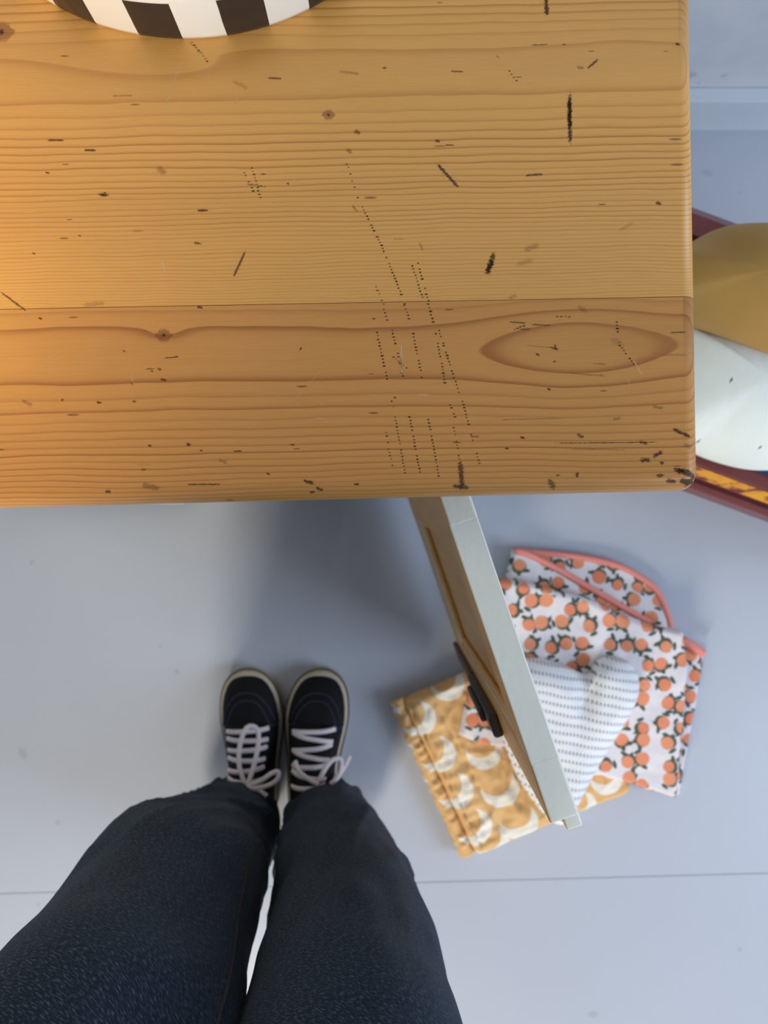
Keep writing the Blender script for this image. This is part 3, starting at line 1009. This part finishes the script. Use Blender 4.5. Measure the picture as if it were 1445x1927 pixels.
def ridge(x, y, sc, sd):
    return 1 - 2 * abs(noise.noise((x * sc, y * sc, sd)))


hx = Vector((pB[0] - pA[0], -(pB[1] - pA[1]), 0)).normalized()     # along the hem
hy = Vector((-hx.y, hx.x, 0))
if hy.x < 0: hy = -hy
pAw = P(*pA, ZM)


def moon_disp(x, y, w):
    v = Vector((x - pAw.x, y - pAw.y, 0))
    a, b = v.dot(hx), v.dot(hy)
    g = math.exp(-((b - 0.035) / 0.03) ** 2)
    wr = 0.0085 * w * ridge(x * 0.55 + 0.75 * y, y * 0.6 - x, 30, 1.5) * 0.6 + 0.0045 * w * ridge(x, y * 0.7, 62, 4.0) * 0.6 + 0.0015 * w * noise.noise((x * 90, y * 90, 4.0))
    puck = 0.0022 * math.sin(a * 330 + 3 * noise.noise((a * 25, 0, 0))) * g * w
    gro = -0.006 * math.exp(-((b - 0.030) / 0.0035) ** 2) - 0.0035 * math.exp(-((b - 0.072) / 0.003) ** 2)
    return wr + puck + gro * w


slab('lower_layer', quad_outline((742, 1336), (866, 1614), (1192, 1490), (1050, 1205), 0.015, 120), 0.0008, 0.018, 0.008, M_MOON, moonb, 14)
slab('upper_layer', quad_outline((756, 1320), (898, 1616), (1194, 1490), (1046, 1196), ZM, 200), 0.0185, 0.022, 0.014, M_MOON, moonb, 60, moon_disp)
# gathered hem strip along the left side: ripples across the edge
v_, f_ = [], []
NA, NB = 150, 12
a0_, b0_ = Vector(P(733, 1326, 0.03)), Vector(P(868, 1617, 0.03))
for i in range(NA):
    t = i / (NA - 1)
    cpt = a0_.lerp(b0_, t)
    amp = 0.0034 + 0.0020 * noise.noise((t * 12, 1, 1))
    rp = 0.7 * math.sin(t * 74 + 5 * noise.noise((t * 9, 0, 2))) + 0.8 * noise.noise((t * 42, 5, 2))
    for j in range(NB):
        q = j / (NB - 1)
        hgt = 0.019 + 0.017 * math.sin(q * math.pi) ** 0.6 + amp * rp * math.sin(q * math.pi)
        off = hy * (q * 0.030 + 0.0022 * rp * (1 - q))
        pz = cpt + off
        v_.append((pz.x, pz.y, hgt))
for i in range(NA - 1):
    for j in range(NB - 1):
        f_.append((i * NB + j, i * NB + j + 1, (i + 1) * NB + j + 1, (i + 1) * NB + j))
base_n = len(v_)
for i in range(NA):
    for j in (0, NB - 1):
        q = v_[i * NB + j]
        v_.append((q[0], q[1], 0.0186))
for i in range(NA - 1):
    f_.append((i * NB, (i + 1) * NB, base_n + (i + 1) * 2, base_n + i * 2))
    f_.append((base_n + i * 2, base_n + (i + 1) * 2, base_n + (i + 1) * 2 + 1, base_n + i * 2 + 1))
    f_.append((i * NB + NB - 1, base_n + i * 2 + 1, base_n + (i + 1) * 2 + 1, (i + 1) * NB + NB - 1))
f_.append(tuple(range(NB)) + (base_n + 1, base_n)); f_.append(tuple((NA - 1) * NB + j for j in range(NB - 1, -1, -1)) + (base_n + (NA - 1) * 2, base_n + (NA - 1) * 2 + 1))
bm = bmesh.new(); bv = [bm.verts.new(q) for q in v_]
for q in f_: bm.faces.new([bv[i] for i in q])
obj_bm('gathered_hem', bm, M_MOON, moonb, True)

# peach print
n = NT('peach_print_cotton', 0.85, 0.2)
fp, x, y, z = flat_pos(n)
SC = 30.0
pv = n.v('SCALE', fp, scale=SC)
jit = n.new('ShaderNodeTexNoise'); n.put(jit.inputs['Vector'], fp); jit.inputs['Scale'].default_value = 22
pv = n.v('ADD', pv, n.v('SCALE', n.v('SUBTRACT', jit.outputs['Color'], (0.5, 0.5, 0.5)), scale=0.18))
pv = n.v('MULTIPLY', pv, (1, 1, 0))
vo = n.new('ShaderNodeTexVoronoi', feature='F1', voronoi_dimensions='2D')
n.put(vo.inputs['Vector'], pv); vo.inputs['Scale'].default_value = 1.0; vo.inputs['Randomness'].default_value = 0.52
dv = n.v('SUBTRACT', pv, vo.outputs['Position'])
rc = n.xyz(vo.outputs['Color'])
vr = n.new('ShaderNodeVectorRotate', rotation_type='Z_AXIS')
n.put(vr.inputs['Vector'], dv); n.put(vr.inputs['Angle'], n.m('MULTIPLY', rc[0], 6.283))
lv = vr.outputs[0]
dx, dy, dz = n.xyz(lv)
rad = n.m('MULTIPLY_ADD', rc[1], 0.08, 0.275)


def ell(cx, cy, ax, ay, rot):
    ax, ay = ax * 1.35, ay * 1.7
    ca, sa = math.cos(rot), math.sin(rot)
    ux = n.m('SUBTRACT', dx, cx); uy = n.m('SUBTRACT', dy, cy)
    p_ = n.m('DIVIDE', n.m('ADD', n.m('MULTIPLY', ux, ca), n.m('MULTIPLY', uy, sa)), ax)
    q_ = n.m('DIVIDE', n.m('SUBTRACT', n.m('MULTIPLY', uy, ca), n.m('MULTIPLY', ux, sa)), ay)
    l_ = n.m('SQRT', n.m('ADD', n.m('MULTIPLY', p_, p_), n.m('MULTIPLY', q_, q_)))
    return n.m('SUBTRACT', 1.0, n.smooth(l_, 0.9, 1.1))


peach = n.m('SUBTRACT', 1.0, n.smooth(n.m('DIVIDE', n.v('LENGTH', dv), rad), 0.93, 1.06))
leaf = n.m('MAXIMUM', ell(0.40, 0.12, 0.19, 0.062, 1.0), n.m('MAXIMUM', ell(0.36, -0.22, 0.20, 0.062, -0.55), ell(0.08, -0.07, 0.26, 0.225, 0)))
leaf = n.m('MAXIMUM', leaf, ell(-0.33, -0.30, 0.16, 0.055, 2.2))
c = n.mix(leaf, srgb(232, 224, 226), srgb(84, 92, 78))
pc = n.mix(rc[2], srgb(236, 156, 118), srgb(230, 138, 104))
c = n.mix(peach, c, pc)
n.color(c)
n.bump(n.m('ADD', n.noise(n.pos(), 60, 3), n.m('MULTIPLY', n.noise(n.pos(), 900, 2), 0.1)), 0.3, 0.004)
M_PEACH = n.mat
M_PINK = plain('pink_binding', srgb(240, 150, 138), 0.8, 0.2, var=0.08, scale=200, bump=0.2)

pe_org = P(1100, 1290, 0); pe_org.z = 0
peachb = tag(empty('hooded_blanket', pe_org), 'white baby blanket printed with orange peaches, edged in pink and folded', 'blanket')


def small_wr(sd, amp=0.002):
    return lambda x, y, w: amp * w * (noise.noise((x * 26, y * 26, sd)) + 0.5 * noise.noise((x * 60, y * 60, sd)))


def poly(lst, z, nn=140, sm=False):
    return resample(ptsW(lst, z), nn, True, sm)


# layers from the bottom up
slab('hood_back', poly([(963, 1034), (1030, 1040), (1100, 1048), (1160, 1062), (1200, 1082), (1235, 1108), (1255, 1150), (1264, 1180), (1262, 1200), (1100, 1186), (1056, 1168), (955, 1165), (958, 1100)], 0.016),
     0.001, 0.016, 0.008, M_PEACH, peachb, 20, small_wr(1), smooth=True)
bp = resample(ptsW([(966, 1037), (1030, 1042), (1100, 1050), (1160, 1064), (1200, 1084), (1233, 1109), (1253, 1150), (1262, 1180)], 0.014), 40, False)
tube('binding', bp, 0.0062, M_PINK, peachb, 10)
slab('hood_front', poly([(965, 1036), (990, 1042), (1040, 1068), (1110, 1110), (1170, 1144), (1225, 1178), (1215, 1212), (1090, 1196), (1056, 1170), (950, 1165), (945, 1120)], 0.03),
     0.0165, 0.014, 0.008, M_PEACH, peachb, 24, small_wr(2, 0.0025))
bp = resample(ptsW([(968, 1036), (995, 1044), (1040, 1066), (1110, 1106), (1170, 1141), (1222, 1172)], 0.031), 40, False)
tube('binding', bp, 0.0058, M_PINK, peachb, 10)
slab('side_layer', poly([(1216, 1196), (1292, 1208), (1326, 1232), (1312, 1330), (1290, 1440), (1278, 1500), (1216, 1490)], 0.016), 0.001, 0.016, 0.008, M_PEACH, peachb, 16, small_wr(3))
bp = resample(ptsW([(1284, 1205), (1304, 1216), (1324, 1231)], 0.026), 16, False)
tube('binding', bp, 0.0078, M_PINK, peachb, 10, flat=0.6)
PZ = 0.062
slab('folded_panel', poly([(864, 1386), (872, 1340), (888, 1290), (915, 1190), (935, 1088), (1000, 1098), (1110, 1126), (1180, 1158), (1240, 1180), (1290, 1190), (1298, 1260), (1290, 1360), (1282, 1440),
                           (1276, 1506), (1230, 1490), (1180, 1476), (1100, 1458), (1030, 1432), (955, 1408), (905, 1404)], PZ, 220),
     0.0455, 0.018, 0.012, M_PEACH, peachb, 44, small_wr(4, 0.0028), centre=P(1110, 1300, PZ)[:2])
slab('folded_panel', poly([(1075, 1130), (1230, 1184), (1284, 1196), (1276, 1440), (1268, 1496), (1216, 1486), (1168, 1380), (1118, 1280), (1074, 1200)], 0.04, 120),
     0.0168, 0.0245, 0.008, M_PEACH, peachb, 12, centre=P(1210, 1290, 0.04)[:2])

# heart cushion
n = NT('white_dashed_cotton', 0.9, 0.15)
x, y, z = n.xyz(n.pos())
ra = math.radians(-11)
u = n.m('ADD', n.m('MULTIPLY', x, math.cos(ra)), n.m('MULTIPLY', y, math.sin(ra)))
v = n.m('SUBTRACT', n.m('MULTIPLY', y, math.cos(ra)), n.m('MULTIPLY', x, math.sin(ra)))
wob = n.m('MULTIPLY', n.m('SUBTRACT', n.noise(n.pos(), 30, 2), 0.5), 0.004)
row = n.m('FRACT', n.m('MULTIPLY', n.m('ADD', v, wob), 1 / 0.0145))
rowm = n.m('MULTIPLY', n.smooth(row, 0.30, 0.38), n.m('SUBTRACT', 1.0, n.smooth(row, 0.66, 0.74)))
uu = n.m('FRACT', n.m('MULTIPLY', n.m('ADD', u, n.m('MULTIPLY', v, 0.15)), 1 / 0.0060))
dash = n.m('MULTIPLY', n.smooth(uu, 0.40, 0.52), n.m('SUBTRACT', 1.0, n.smooth(uu, 0.86, 0.98)))
ds = n.m('MULTIPLY', rowm, dash)
n.color(n.mix(n.m('MULTIPLY', ds, 0.85), srgb(240, 240, 242), srgb(120, 122, 134)))
rdg = n.m('MULTIPLY', n.m('SUBTRACT', 1.0, rowm), 1.0)
n.bump(n.m('ADD', rdg, n.noise(n.pos(), 300, 2)), 0.35, 0.002)
M_HEART = n.mat
HZ = 0.09
hp = [(1104, 1268), (1122, 1243), (1150, 1234), (1180, 1244), (1198, 1272), (1196, 1310), (1172, 1360), (1140, 1412), (1112, 1458), (1086, 1506), (1070, 1536), (1052, 1548), (1032, 1540), (1004, 1508),
      (975, 1464), (952, 1410), (938, 1355), (932, 1305), (946, 1262), (975, 1240), (1015, 1238), (1060, 1250)]
ho = resample(ptsW(hp, HZ - 0.02), 160)
notch = P(1104, 1268, HZ); tip = P(1056, 1545, HZ)
ax_ = (tip - notch); ax_.z = 0; axl = ax_.length; ax_.normalize(); ay_ = Vector((-ax_.y, ax_.x, 0))


def heart_disp(x, y, w):
    q = Vector((x - notch.x, y - notch.y, 0))
    a, b = q.dot(ax_), q.dot(ay_)
    cre = -0.026 * math.exp(-(b / 0.016) ** 2) * math.exp(-(max(a, 0) / 0.055) ** 2)
    return w * cre + 0.0018 * w * noise.noise((x * 40, y * 40, 6))


hc = P(1072, 1370, HZ)
hrt = slab('heart_cushion', ho, 0.067, 0.046, 0.055, M_HEART, None, 44, heart_disp, centre=(hc.x, hc.y), origin=(hc.x, hc.y, 0.067))
tag(hrt, 'plump white heart-shaped cushion with rows of grey dashes on the blankets', 'cushion')

# ------------------------------------------------------------------ the person: legs in jeans, black high-top shoes
M_SKIN = plain('skin', srgb(206, 158, 134), 0.55, 0.35, var=0.06, scale=30)
n = NT('dark_denim', 0.82, 0.2)
uvn = n.new('ShaderNodeUVMap').outputs[0]
ur = n.new('ShaderNodeVectorRotate', rotation_type='Z_AXIS')
n.put(ur.inputs['Vector'], uvn); ur.inputs['Angle'].default_value = math.radians(33)
tw1 = n.noise(n.v('MULTIPLY', ur.outputs[0], (240.0, 1150.0, 1.0)), 1.0, 2, 0.6)
tw2 = n.noise(n.v('MULTIPLY', uvn, (60.0, 500.0, 1.0)), 1.0, 2, 0.6)
fade = n.noise(n.v('MULTIPLY', uvn, (5.0, 3.0, 1.0)), 1.0, 3)
c = n.mix(fade, srgb(14, 29, 44), srgb(26, 43, 62))
c = n.mix(n.m('MULTIPLY', n.smooth(tw1, 0.48, 0.72), 0.85), c, srgb(80, 96, 114))
c = n.mix(n.m('MULTIPLY', n.smooth(tw2, 0.5, 0.75), 0.35), c, srgb(22, 32, 46))
n.color(c)
n.bump(n.m('ADD', tw1, n.m('MULTIPLY', n.noise(n.v('MULTIPLY', uvn, (14.0, 9.0, 1.0)), 1.0, 3), 2.0)), 0.35, 0.0015)
n.b.inputs['Sheen Weight'].default_value = 0.03
M_DENIM = n.mat
M_SEAM = plain('denim_seam', srgb(46, 48, 54), 0.8, 0.2, var=0.2, scale=300)
M_SUEDE = plain('black_suede', srgb(20, 20, 24), 0.85, 0.25, var=0.25, scale=120)
M_CANVAS = plain('black_canvas', srgb(17, 18, 24), 0.8, 0.25, var=0.2, scale=500)
M_RUBBER = plain('off_white_rubber', srgb(196, 184, 164), 0.6, 0.35, var=0.08, scale=40)
M_RUBBER_D = plain('sole_line', srgb(46, 42, 42), 0.6, 0.3)
M_LACE = plain('white_lace', srgb(226, 216, 222), 0.85, 0.2, var=0.1, scale=400)
M_STITCH = plain('grey_stitching', srgb(66, 68, 88), 0.8, 0.2)

# body (skin) inside the clothes: one continuous mesh grown with Skin + Subdivision
hip = Vector((-0.135, -0.46, 0.93))
bodyv = [hip, Vector((-0.20, -0.445, 0.86)), Vector((-0.222, -0.415, 0.66)), Vector((-0.232, -0.42, 0.50)), Vector((-0.245, -0.50, 0.28)), Vector((-0.246, -0.525, 0.09)), Vector((-0.238, -0.50, 0.055)), Vector((-0.234, -0.40, 0.035)),
         Vector((-0.08, -0.445, 0.86)), Vector((-0.045, -0.425, 0.68)), Vector((-0.058, -0.445, 0.50)), Vector((-0.085, -0.50, 0.28)), Vector((-0.104, -0.535, 0.09)), Vector((-0.104, -0.50, 0.055)), Vector((-0.106, -0.40, 0.035)),
         Vector((-0.135, -0.465, 1.0))]
bodye = [(0, 1), (1, 2), (2, 3), (3, 4), (4, 5), (5, 6), (6, 7), (0, 8), (8, 9), (9, 10), (10, 11), (11, 12), (12, 13), (13, 14), (0, 15)]
rads = [0.10, 0.075, 0.066, 0.05, 0.044, 0.024, 0.018, 0.012, 0.075, 0.066, 0.05, 0.044, 0.024, 0.018, 0.012, 0.10]
porg = Vector((-0.17, -0.46, 0))
me = bpy.data.meshes.new('person')
me.from_pydata([v - porg for v in bodyv], bodye, [])
me.materials.append(M_SKIN)
person = bpy.data.objects.new('person', me)
person.location = porg
col.objects.link(person)
md = person.modifiers.new('skin', 'SKIN'); md.use_smooth_shade = True
sk = me.skin_vertices[0].data if len(me.skin_vertices) else me.skin_vertices.new(name='').data if hasattr(me.skin_vertices, 'new') else None
if sk:
    for s_, r_ in zip(sk, rads):
        s_.radius = (r_, r_)
    sk[0].use_root = True
sd_ = person.modifiers.new('subdivision', 'SUBSURF'); sd_.levels = 2; sd_.render_levels = 2
tag(person, 'person in dark blue jeans and black high-top shoes standing at the worktop', 'person')


def cat(vals, t):
    n_ = len(vals) - 1
    f = t * n_
    i = min(int(f), n_ - 1)
    q = f - i
    p0, p1, p2, p3 = vals[max(i - 1, 0)], vals[i], vals[i + 1], vals[min(i + 2, n_)]
    return 0.5 * (2 * p1 + (p2 - p0) * q + (2 * p0 - 5 * p1 + 4 * p2 - p3) * q * q + (3 * p1 - p0 - 3 * p2 + p3) * q ** 3)


# jeans leg sections: height, centre pixel, half widths in pixels (across, fore-aft)
RIGHT = [(0.055, 618, 1552, 84, 80), (0.14, 622, 1570, 92, 88), (0.32, 640, 1634, 116, 112), (0.52, 656, 1752, 152, 150), (0.62, 660, 1838, 180, 176), (0.69, 660, 1930, 206, 200), (0.79, 655, 2120, 258, 250), (0.90, 620, 2560, 350, 350)]
LEFT = [(0.055, 440, 1556, 83, 80), (0.14, 424, 1568, 98, 90), (0.30, 372, 1622, 132, 128), (0.50, 318, 1690, 172, 178), (0.61, 264, 1806, 206, 210), (0.70, 208, 1925, 250, 246), (0.79, 130, 2090, 300, 300), (0.90, -60, 2560, 370, 370)]


def leg_mesh(secs, seed, hem_tilt):
    NZ, NA_ = 120, 96
    zz = [s[0] for s in secs]
    cxs, cys, rxs, rys = [], [], [], []
    for (z_, px_, py_, rx_, ry_) in secs:
        q = P(px_, py_, z_); s = SZ(z_)
        cxs.append(q.x); cys.append(q.y); rxs.append(rx_ / s); rys.append(ry_ / s)
    V, F, U = [], [], []
    for i in range(NZ):
        t = i / (NZ - 1)
        z_ = cat(zz, t); cx_, cy_, rx_, ry_ = cat(cxs, t), cat(cys, t), cat(rxs, t), cat(rys, t)
        for k in range(NA_):
            a = 2 * math.pi * k / NA_
            ca, sa = math.cos(a), math.sin(a)
            hem = max(0.0, 1 - (z_ - 0.05) / 0.22)
            fold = 0.0075 * hem * math.sin(z_ * 62 + 1.6 * math.sin(a * 2 + seed) + seed * 2) * (0.5 + 0.5 * noise.noise((ca * 1.4, sa * 1.4, z_ * 6 + seed)))
            wr = 0.007 * noise.noise((ca * 1.3 + seed, sa * 1.3, z_ * 5.5)) + 0.0028 * noise.noise((ca * 3 + seed, sa * 3, z_ * 16))
            cr = 1 - abs(noise.noise((ca * 1.1 + sa * 0.6 + seed * 3, z_ * 7 + 1.8 * ca, seed)))
            wr += 0.010 * (cr ** 6 - 0.35) * max(0.0, min(1.0, (0.62 - z_) / 0.3))
            dzz = hem_tilt * (-sa) * 0.018 * hem
            V.append((cx_ + ca * (rx_ + fold + wr), cy_ + sa * (ry_ + fold + wr), max(z_ + dzz, 0.02)))
            U.append((a * 0.09, z_))
    for i in range(NZ - 1):
        for k in range(NA_):
            l = (k + 1) % NA_
            F.append((i * NA_ + k, i * NA_ + l, (i + 1) * NA_ + l, (i + 1) * NA_ + k))
    return V, F, U, (NZ, NA_)


def jeans():
    V, F, U = [], [], []
    grids = []
    for secs, sd in ((LEFT, 0.7), (RIGHT, 2.3)):
        v, f, u, gsz = leg_mesh(secs, sd, 1.0)
        b = len(V)
        V += v; U += u
        F += [tuple(i + b for i in q) for q in f]
        grids.append((b, gsz, v))
    # seat and waist
    b = len(V)
    rows = [(0.80, -0.128, -0.470, 0.195, 0.105), (0.83, -0.128, -0.470, 0.198, 0.112), (0.88, -0.132, -0.47, 0.190, 0.118), (0.94, -0.135, -0.465, 0.168, 0.112), (1.0, -0.135, -0.468, 0.150, 0.102), (1.02, -0.135, -0.468, 0.148, 0.10)]
    K = 64
    for (z_, cx_, cy_, rx_, ry_) in rows:
        for k in range(K):
            a = 2 * math.pi * k / K
            V.append((cx_ + rx_ * math.cos(a), cy_ + ry_ * math.sin(a), z_)); U.append((a * 0.16, z_))
    for i in range(len(rows) - 1):
        for k in range(K):
            l = (k + 1) % K
            F.append((b + i * K + k, b + i * K + l, b + (i + 1) * K + l, b + (i + 1) * K + k))
    F.append(tuple(b + k for k in range(K - 1, -1, -1)))
    F.append(tuple(b + (len(rows) - 1) * K + k for k in range(K)))
    o = obj('jeans', V, F, M_DENIM, person, True, uvs=U)
    so = o.modifiers.new('thickness', 'SOLIDIFY'); so.thickness = 0.0014; so.offset = -1
    return o, grids


JE, grids = jeans()


def seam_path(gr, kf):
    b, (NZ, NA_), v = gr
    pts = []
    for i in range(0, NZ - 8, 2):
        t = i / (NZ - 1)
        k = kf(t) % NA_
        k0 = int(k); q = k - k0
        p = Vector(v[i * NA_ + k0]).lerp(Vector(v[i * NA_ + (k0 + 1) % NA_]), q)
        cpt = sum((Vector(v[i * NA_ + j]) for j in range(0, NA_, 8)), Vector()) / (NA_ / 8)
        dr = (p - cpt); dr.z = 0; dr.normalize()
        pts.append(p + dr * 0.0003)
    return pts


tube('inseam', seam_path(grids[0], lambda t: 96 * (0.085 - 0.02 * t)), 0.0018, M_SEAM, JE, 6)
tube('inseam', seam_path(grids[1], lambda t: 96 * (0.45)), 0.0015, M_SEAM, JE, 6)


def shoe(toe_px, heel_px, bars, flip):
    """high-top: toe and heel pixels on the floor; bars = lace rows (fraction of the length)"""
    T0, H0 = P(*toe_px), P(*heel_px)
    f = (H0 - T0); L = f.length; f.normalize()
    sgn = flip
    r = Vector((-f.y, f.x, 0))
    if r.x < 0: r = -r
    W = lambda v: cat([0.0, 0.036, 0.0465, 0.0515, 0.0525, 0.050, 0.0455, 0.042, 0.041, 0.040, 0.036, 0.024, 0.0][:13], min(max(v, 0), 1)) if 0 < v < 1 else 0.0
    bend = lambda v: sgn * 0.006 * math.sin(v * math.pi)
    # sole: outline slab
    outl = []
    vs = [0.0, 0.008, 0.025, 0.05, 0.09, 0.15, 0.22, 0.3, 0.4, 0.5, 0.6, 0.7, 0.8, 0.88, 0.94, 0.98, 1.0]
    hw = [0.006, 0.015, 0.0245, 0.0335, 0.0420, 0.0490, 0.0530, 0.0545, 0.052, 0.0475, 0.044, 0.043, 0.042, 0.040, 0.034, 0.022, 0.008]
    def half(v):
        for i in range(len(vs) - 1):
            if v <= vs[i + 1]:
                q = (v - vs[i]) / (vs[i + 1] - vs[i]); return hw[i] + (hw[i + 1] - hw[i]) * q
        return hw[-1]
    for v in vs:
        outl.append(T0 + f * (v * L) + r * (half(v) + bend(v)))
    for v in reversed(vs):
        outl.append(T0 + f * (v * L) + r * (-half(v) + bend(v)))
    outl = resample(outl, 120)
    root_pos = T0 + f * (0.5 * L)
    # upper lofted along the length
    NV, NK = 60, 36
    hs = [0.038, 0.052, 0.060, 0.066, 0.076, 0.092, 0.112, 0.130, 0.140, 0.140, 0.138]
    V, F = [], []
    def top(v): return cat(hs, v)
    def surf(v, a, off=0.0):
        """point on the upper: a from 0 (right side) to pi (left side)"""
        w = max(half(v + 0.006) - 0.0038, 0.003); h = top(v) - 0.014
        k = min(1.0, v / 0.06 + 0.05) ** 0.5
        hh = h * k
        pw = 0.75
        ca, sa = math.cos(a), math.sin(a)
        xx = math.copysign(abs(ca) ** pw, ca) * w * (1 - 0.30 * max(0.0, v - 0.3) * abs(sa))
        zz = 0.014 + hh * (abs(sa) ** 0.85)
        p = T0 + f * ((0.012 + v * 0.976) * L) + r * (xx + bend(v))
        p.z = zz
        if off:
            p += (Vector((r.x * ca, r.y * ca, sa)).normalized()) * off
        return p
    for i in range(NV):
        v = (i / (NV - 1))
        for k in range(NK):
            V.append(surf(v, math.pi * k / (NK - 1)))
    for i in range(NV - 1):
        for k in range(NK - 1):
            F.append((i * NK + k, i * NK + k + 1, (i + 1) * NK + k + 1, (i + 1) * NK + k))
    F.append(tuple(range(NK))); F.append(tuple((NV - 1) * NK + k for k in range(NK - 1, -1, -1)))
    for i in range(NV - 1):
        F.append((i * NK, (i + 1) * NK, (i + 1) * NK + NK - 1, i * NK + NK - 1))
    bm = bmesh.new(); bv = [bm.verts.new(q) for q in V]
    for q in F: bm.faces.new([bv[i] for i in q])
    bmesh.ops.recalc_face_normals(bm, faces=bm.faces)
    sh = obj_bm('shoe', bm, M_SUEDE, person, True, origin=root_pos)
    slab('sole', outl, 0.0006, 0.031, 0.005, M_RUBBER, sh, 12)
    ln = [p + (p - root_pos).normalized() * 0.0003 for p in outl]
    tube('sole_stripe', [(p.x, p.y, 0.0225) for p in ln], 0.0013, M_RUBBER_D, sh, 6, closed=True)
    # stitched toe arcs and quarter edges
    for (v0, v1, a1) in ((0.115, 0.30, 0.62), (0.16, 0.31, 0.90)):
        pts = []
        for k in range(25):
            q = k / 24
            a = a1 + (math.pi - 2 * a1) * q
            v = v0 + (v1 - v0) * abs(2 * q - 1) ** 2.2
            pts.append(surf(v, a, 0.0004))
        tube('stitching', pts, 0.0008, M_STITCH, sh, 5)
    for (s0, s1) in ((0.15, 0.95), (math.pi - 0.15, math.pi - 0.95)):
        pts = [surf(0.31 - 0.05 * (q / 10) ** 0.7 * 0 + 0.02 * math.sin(q / 10 * 3.1), s0 + (s1 - s0) * q / 10, 0.0006) for q in range(11)]
        tube('stitching', pts, 0.0009, M_STITCH, sh, 5)
    # tongue
    tv, tf = [], []
    for i in range(16):
        v = 0.30 + 0.42 * i / 15
        for k in range(9):
            a = 1.02 + (math.pi - 2.04) * k / 8
            tv.append(surf(v, a, 0.0018 + 0.0012 * math.sin(math.pi * k / 8)))
    for i in range(15):
        for k in range(8):
            tf.append((i * 9 + k, i * 9 + k + 1, (i + 1) * 9 + k + 1, (i + 1) * 9 + k))
    tg = obj('tongue', tv, tf, M_CANVAS, sh, True)
    tg.modifiers.new('thickness', 'SOLIDIFY').thickness = 0.0025
    # laces: a bar across each row
    for (v, tilt, wd) in bars:
        pts = []
        for k in range(15):
            q = k / 14
            a = math.pi / 2 + wd * (1 - 2 * q)
            pts.append(surf(v + tilt * (q - 0.5), math.pi - a, 0.0045 + 0.002 * math.sin(math.pi * q)))
        tube('lace', pts, 0.0042, M_LACE, sh, 8, flat=0.6)
    return sh, surf


shL, surfL = shoe((470, 1254), (480, 1545), [(0.335 + 0.052 * i, 0.012 * (-1) ** i, 0.62) for i in range(7)], 1)
shR, surfR = shoe((609, 1254), (590, 1548), [(0.335, 0.03, 0.62), (0.375, -0.035, 0.60), (0.43, 0.045, 0.60), (0.47, -0.04, 0.60), (0.52, 0.02, 0.60), (0.57, -0.03, 0.6), (0.62, 0.02, 0.6)], -1)


def lace_loop(pxs, sh):
    pts = resample([P(a, b, z_) for a, b, z_ in pxs], 40, False)
    tube('lace_loop', pts, 0.0038, M_LACE, sh, 8, flat=0.6)


# bow loops and loose ends lying over the rows
lace_loop([(462, 1478, 0.125), (450, 1440, 0.118), (452, 1400, 0.108), (462, 1372, 0.100), (474, 1366, 0.096), (485, 1374, 0.098), (486, 1400, 0.106), (478, 1440, 0.118), (466, 1478, 0.126)], shL)
lace_loop([(464, 1480, 0.127), (490, 1470, 0.126), (510, 1456, 0.122), (523, 1452, 0.118), (522, 1466, 0.120), (505, 1478, 0.126), (480, 1484, 0.129)], shL)
lace_loop([(466, 1482, 0.128), (485, 1486, 0.128), (502, 1498, 0.128)], shL)
lace_loop([(600, 1470, 0.120), (612, 1446, 0.117), (626, 1430, 0.112), (640, 1428, 0.108), (642, 1442, 0.110), (636, 1462, 0.116), (622, 1476, 0.122)], shR)
lace_loop([(630, 1466, 0.116), (646, 1446, 0.106), (658, 1422, 0.094)], shR)
lace_loop([(555, 1432, 0.100), (562, 1450, 0.110), (580, 1466, 0.120), (600, 1476, 0.126)], shR)
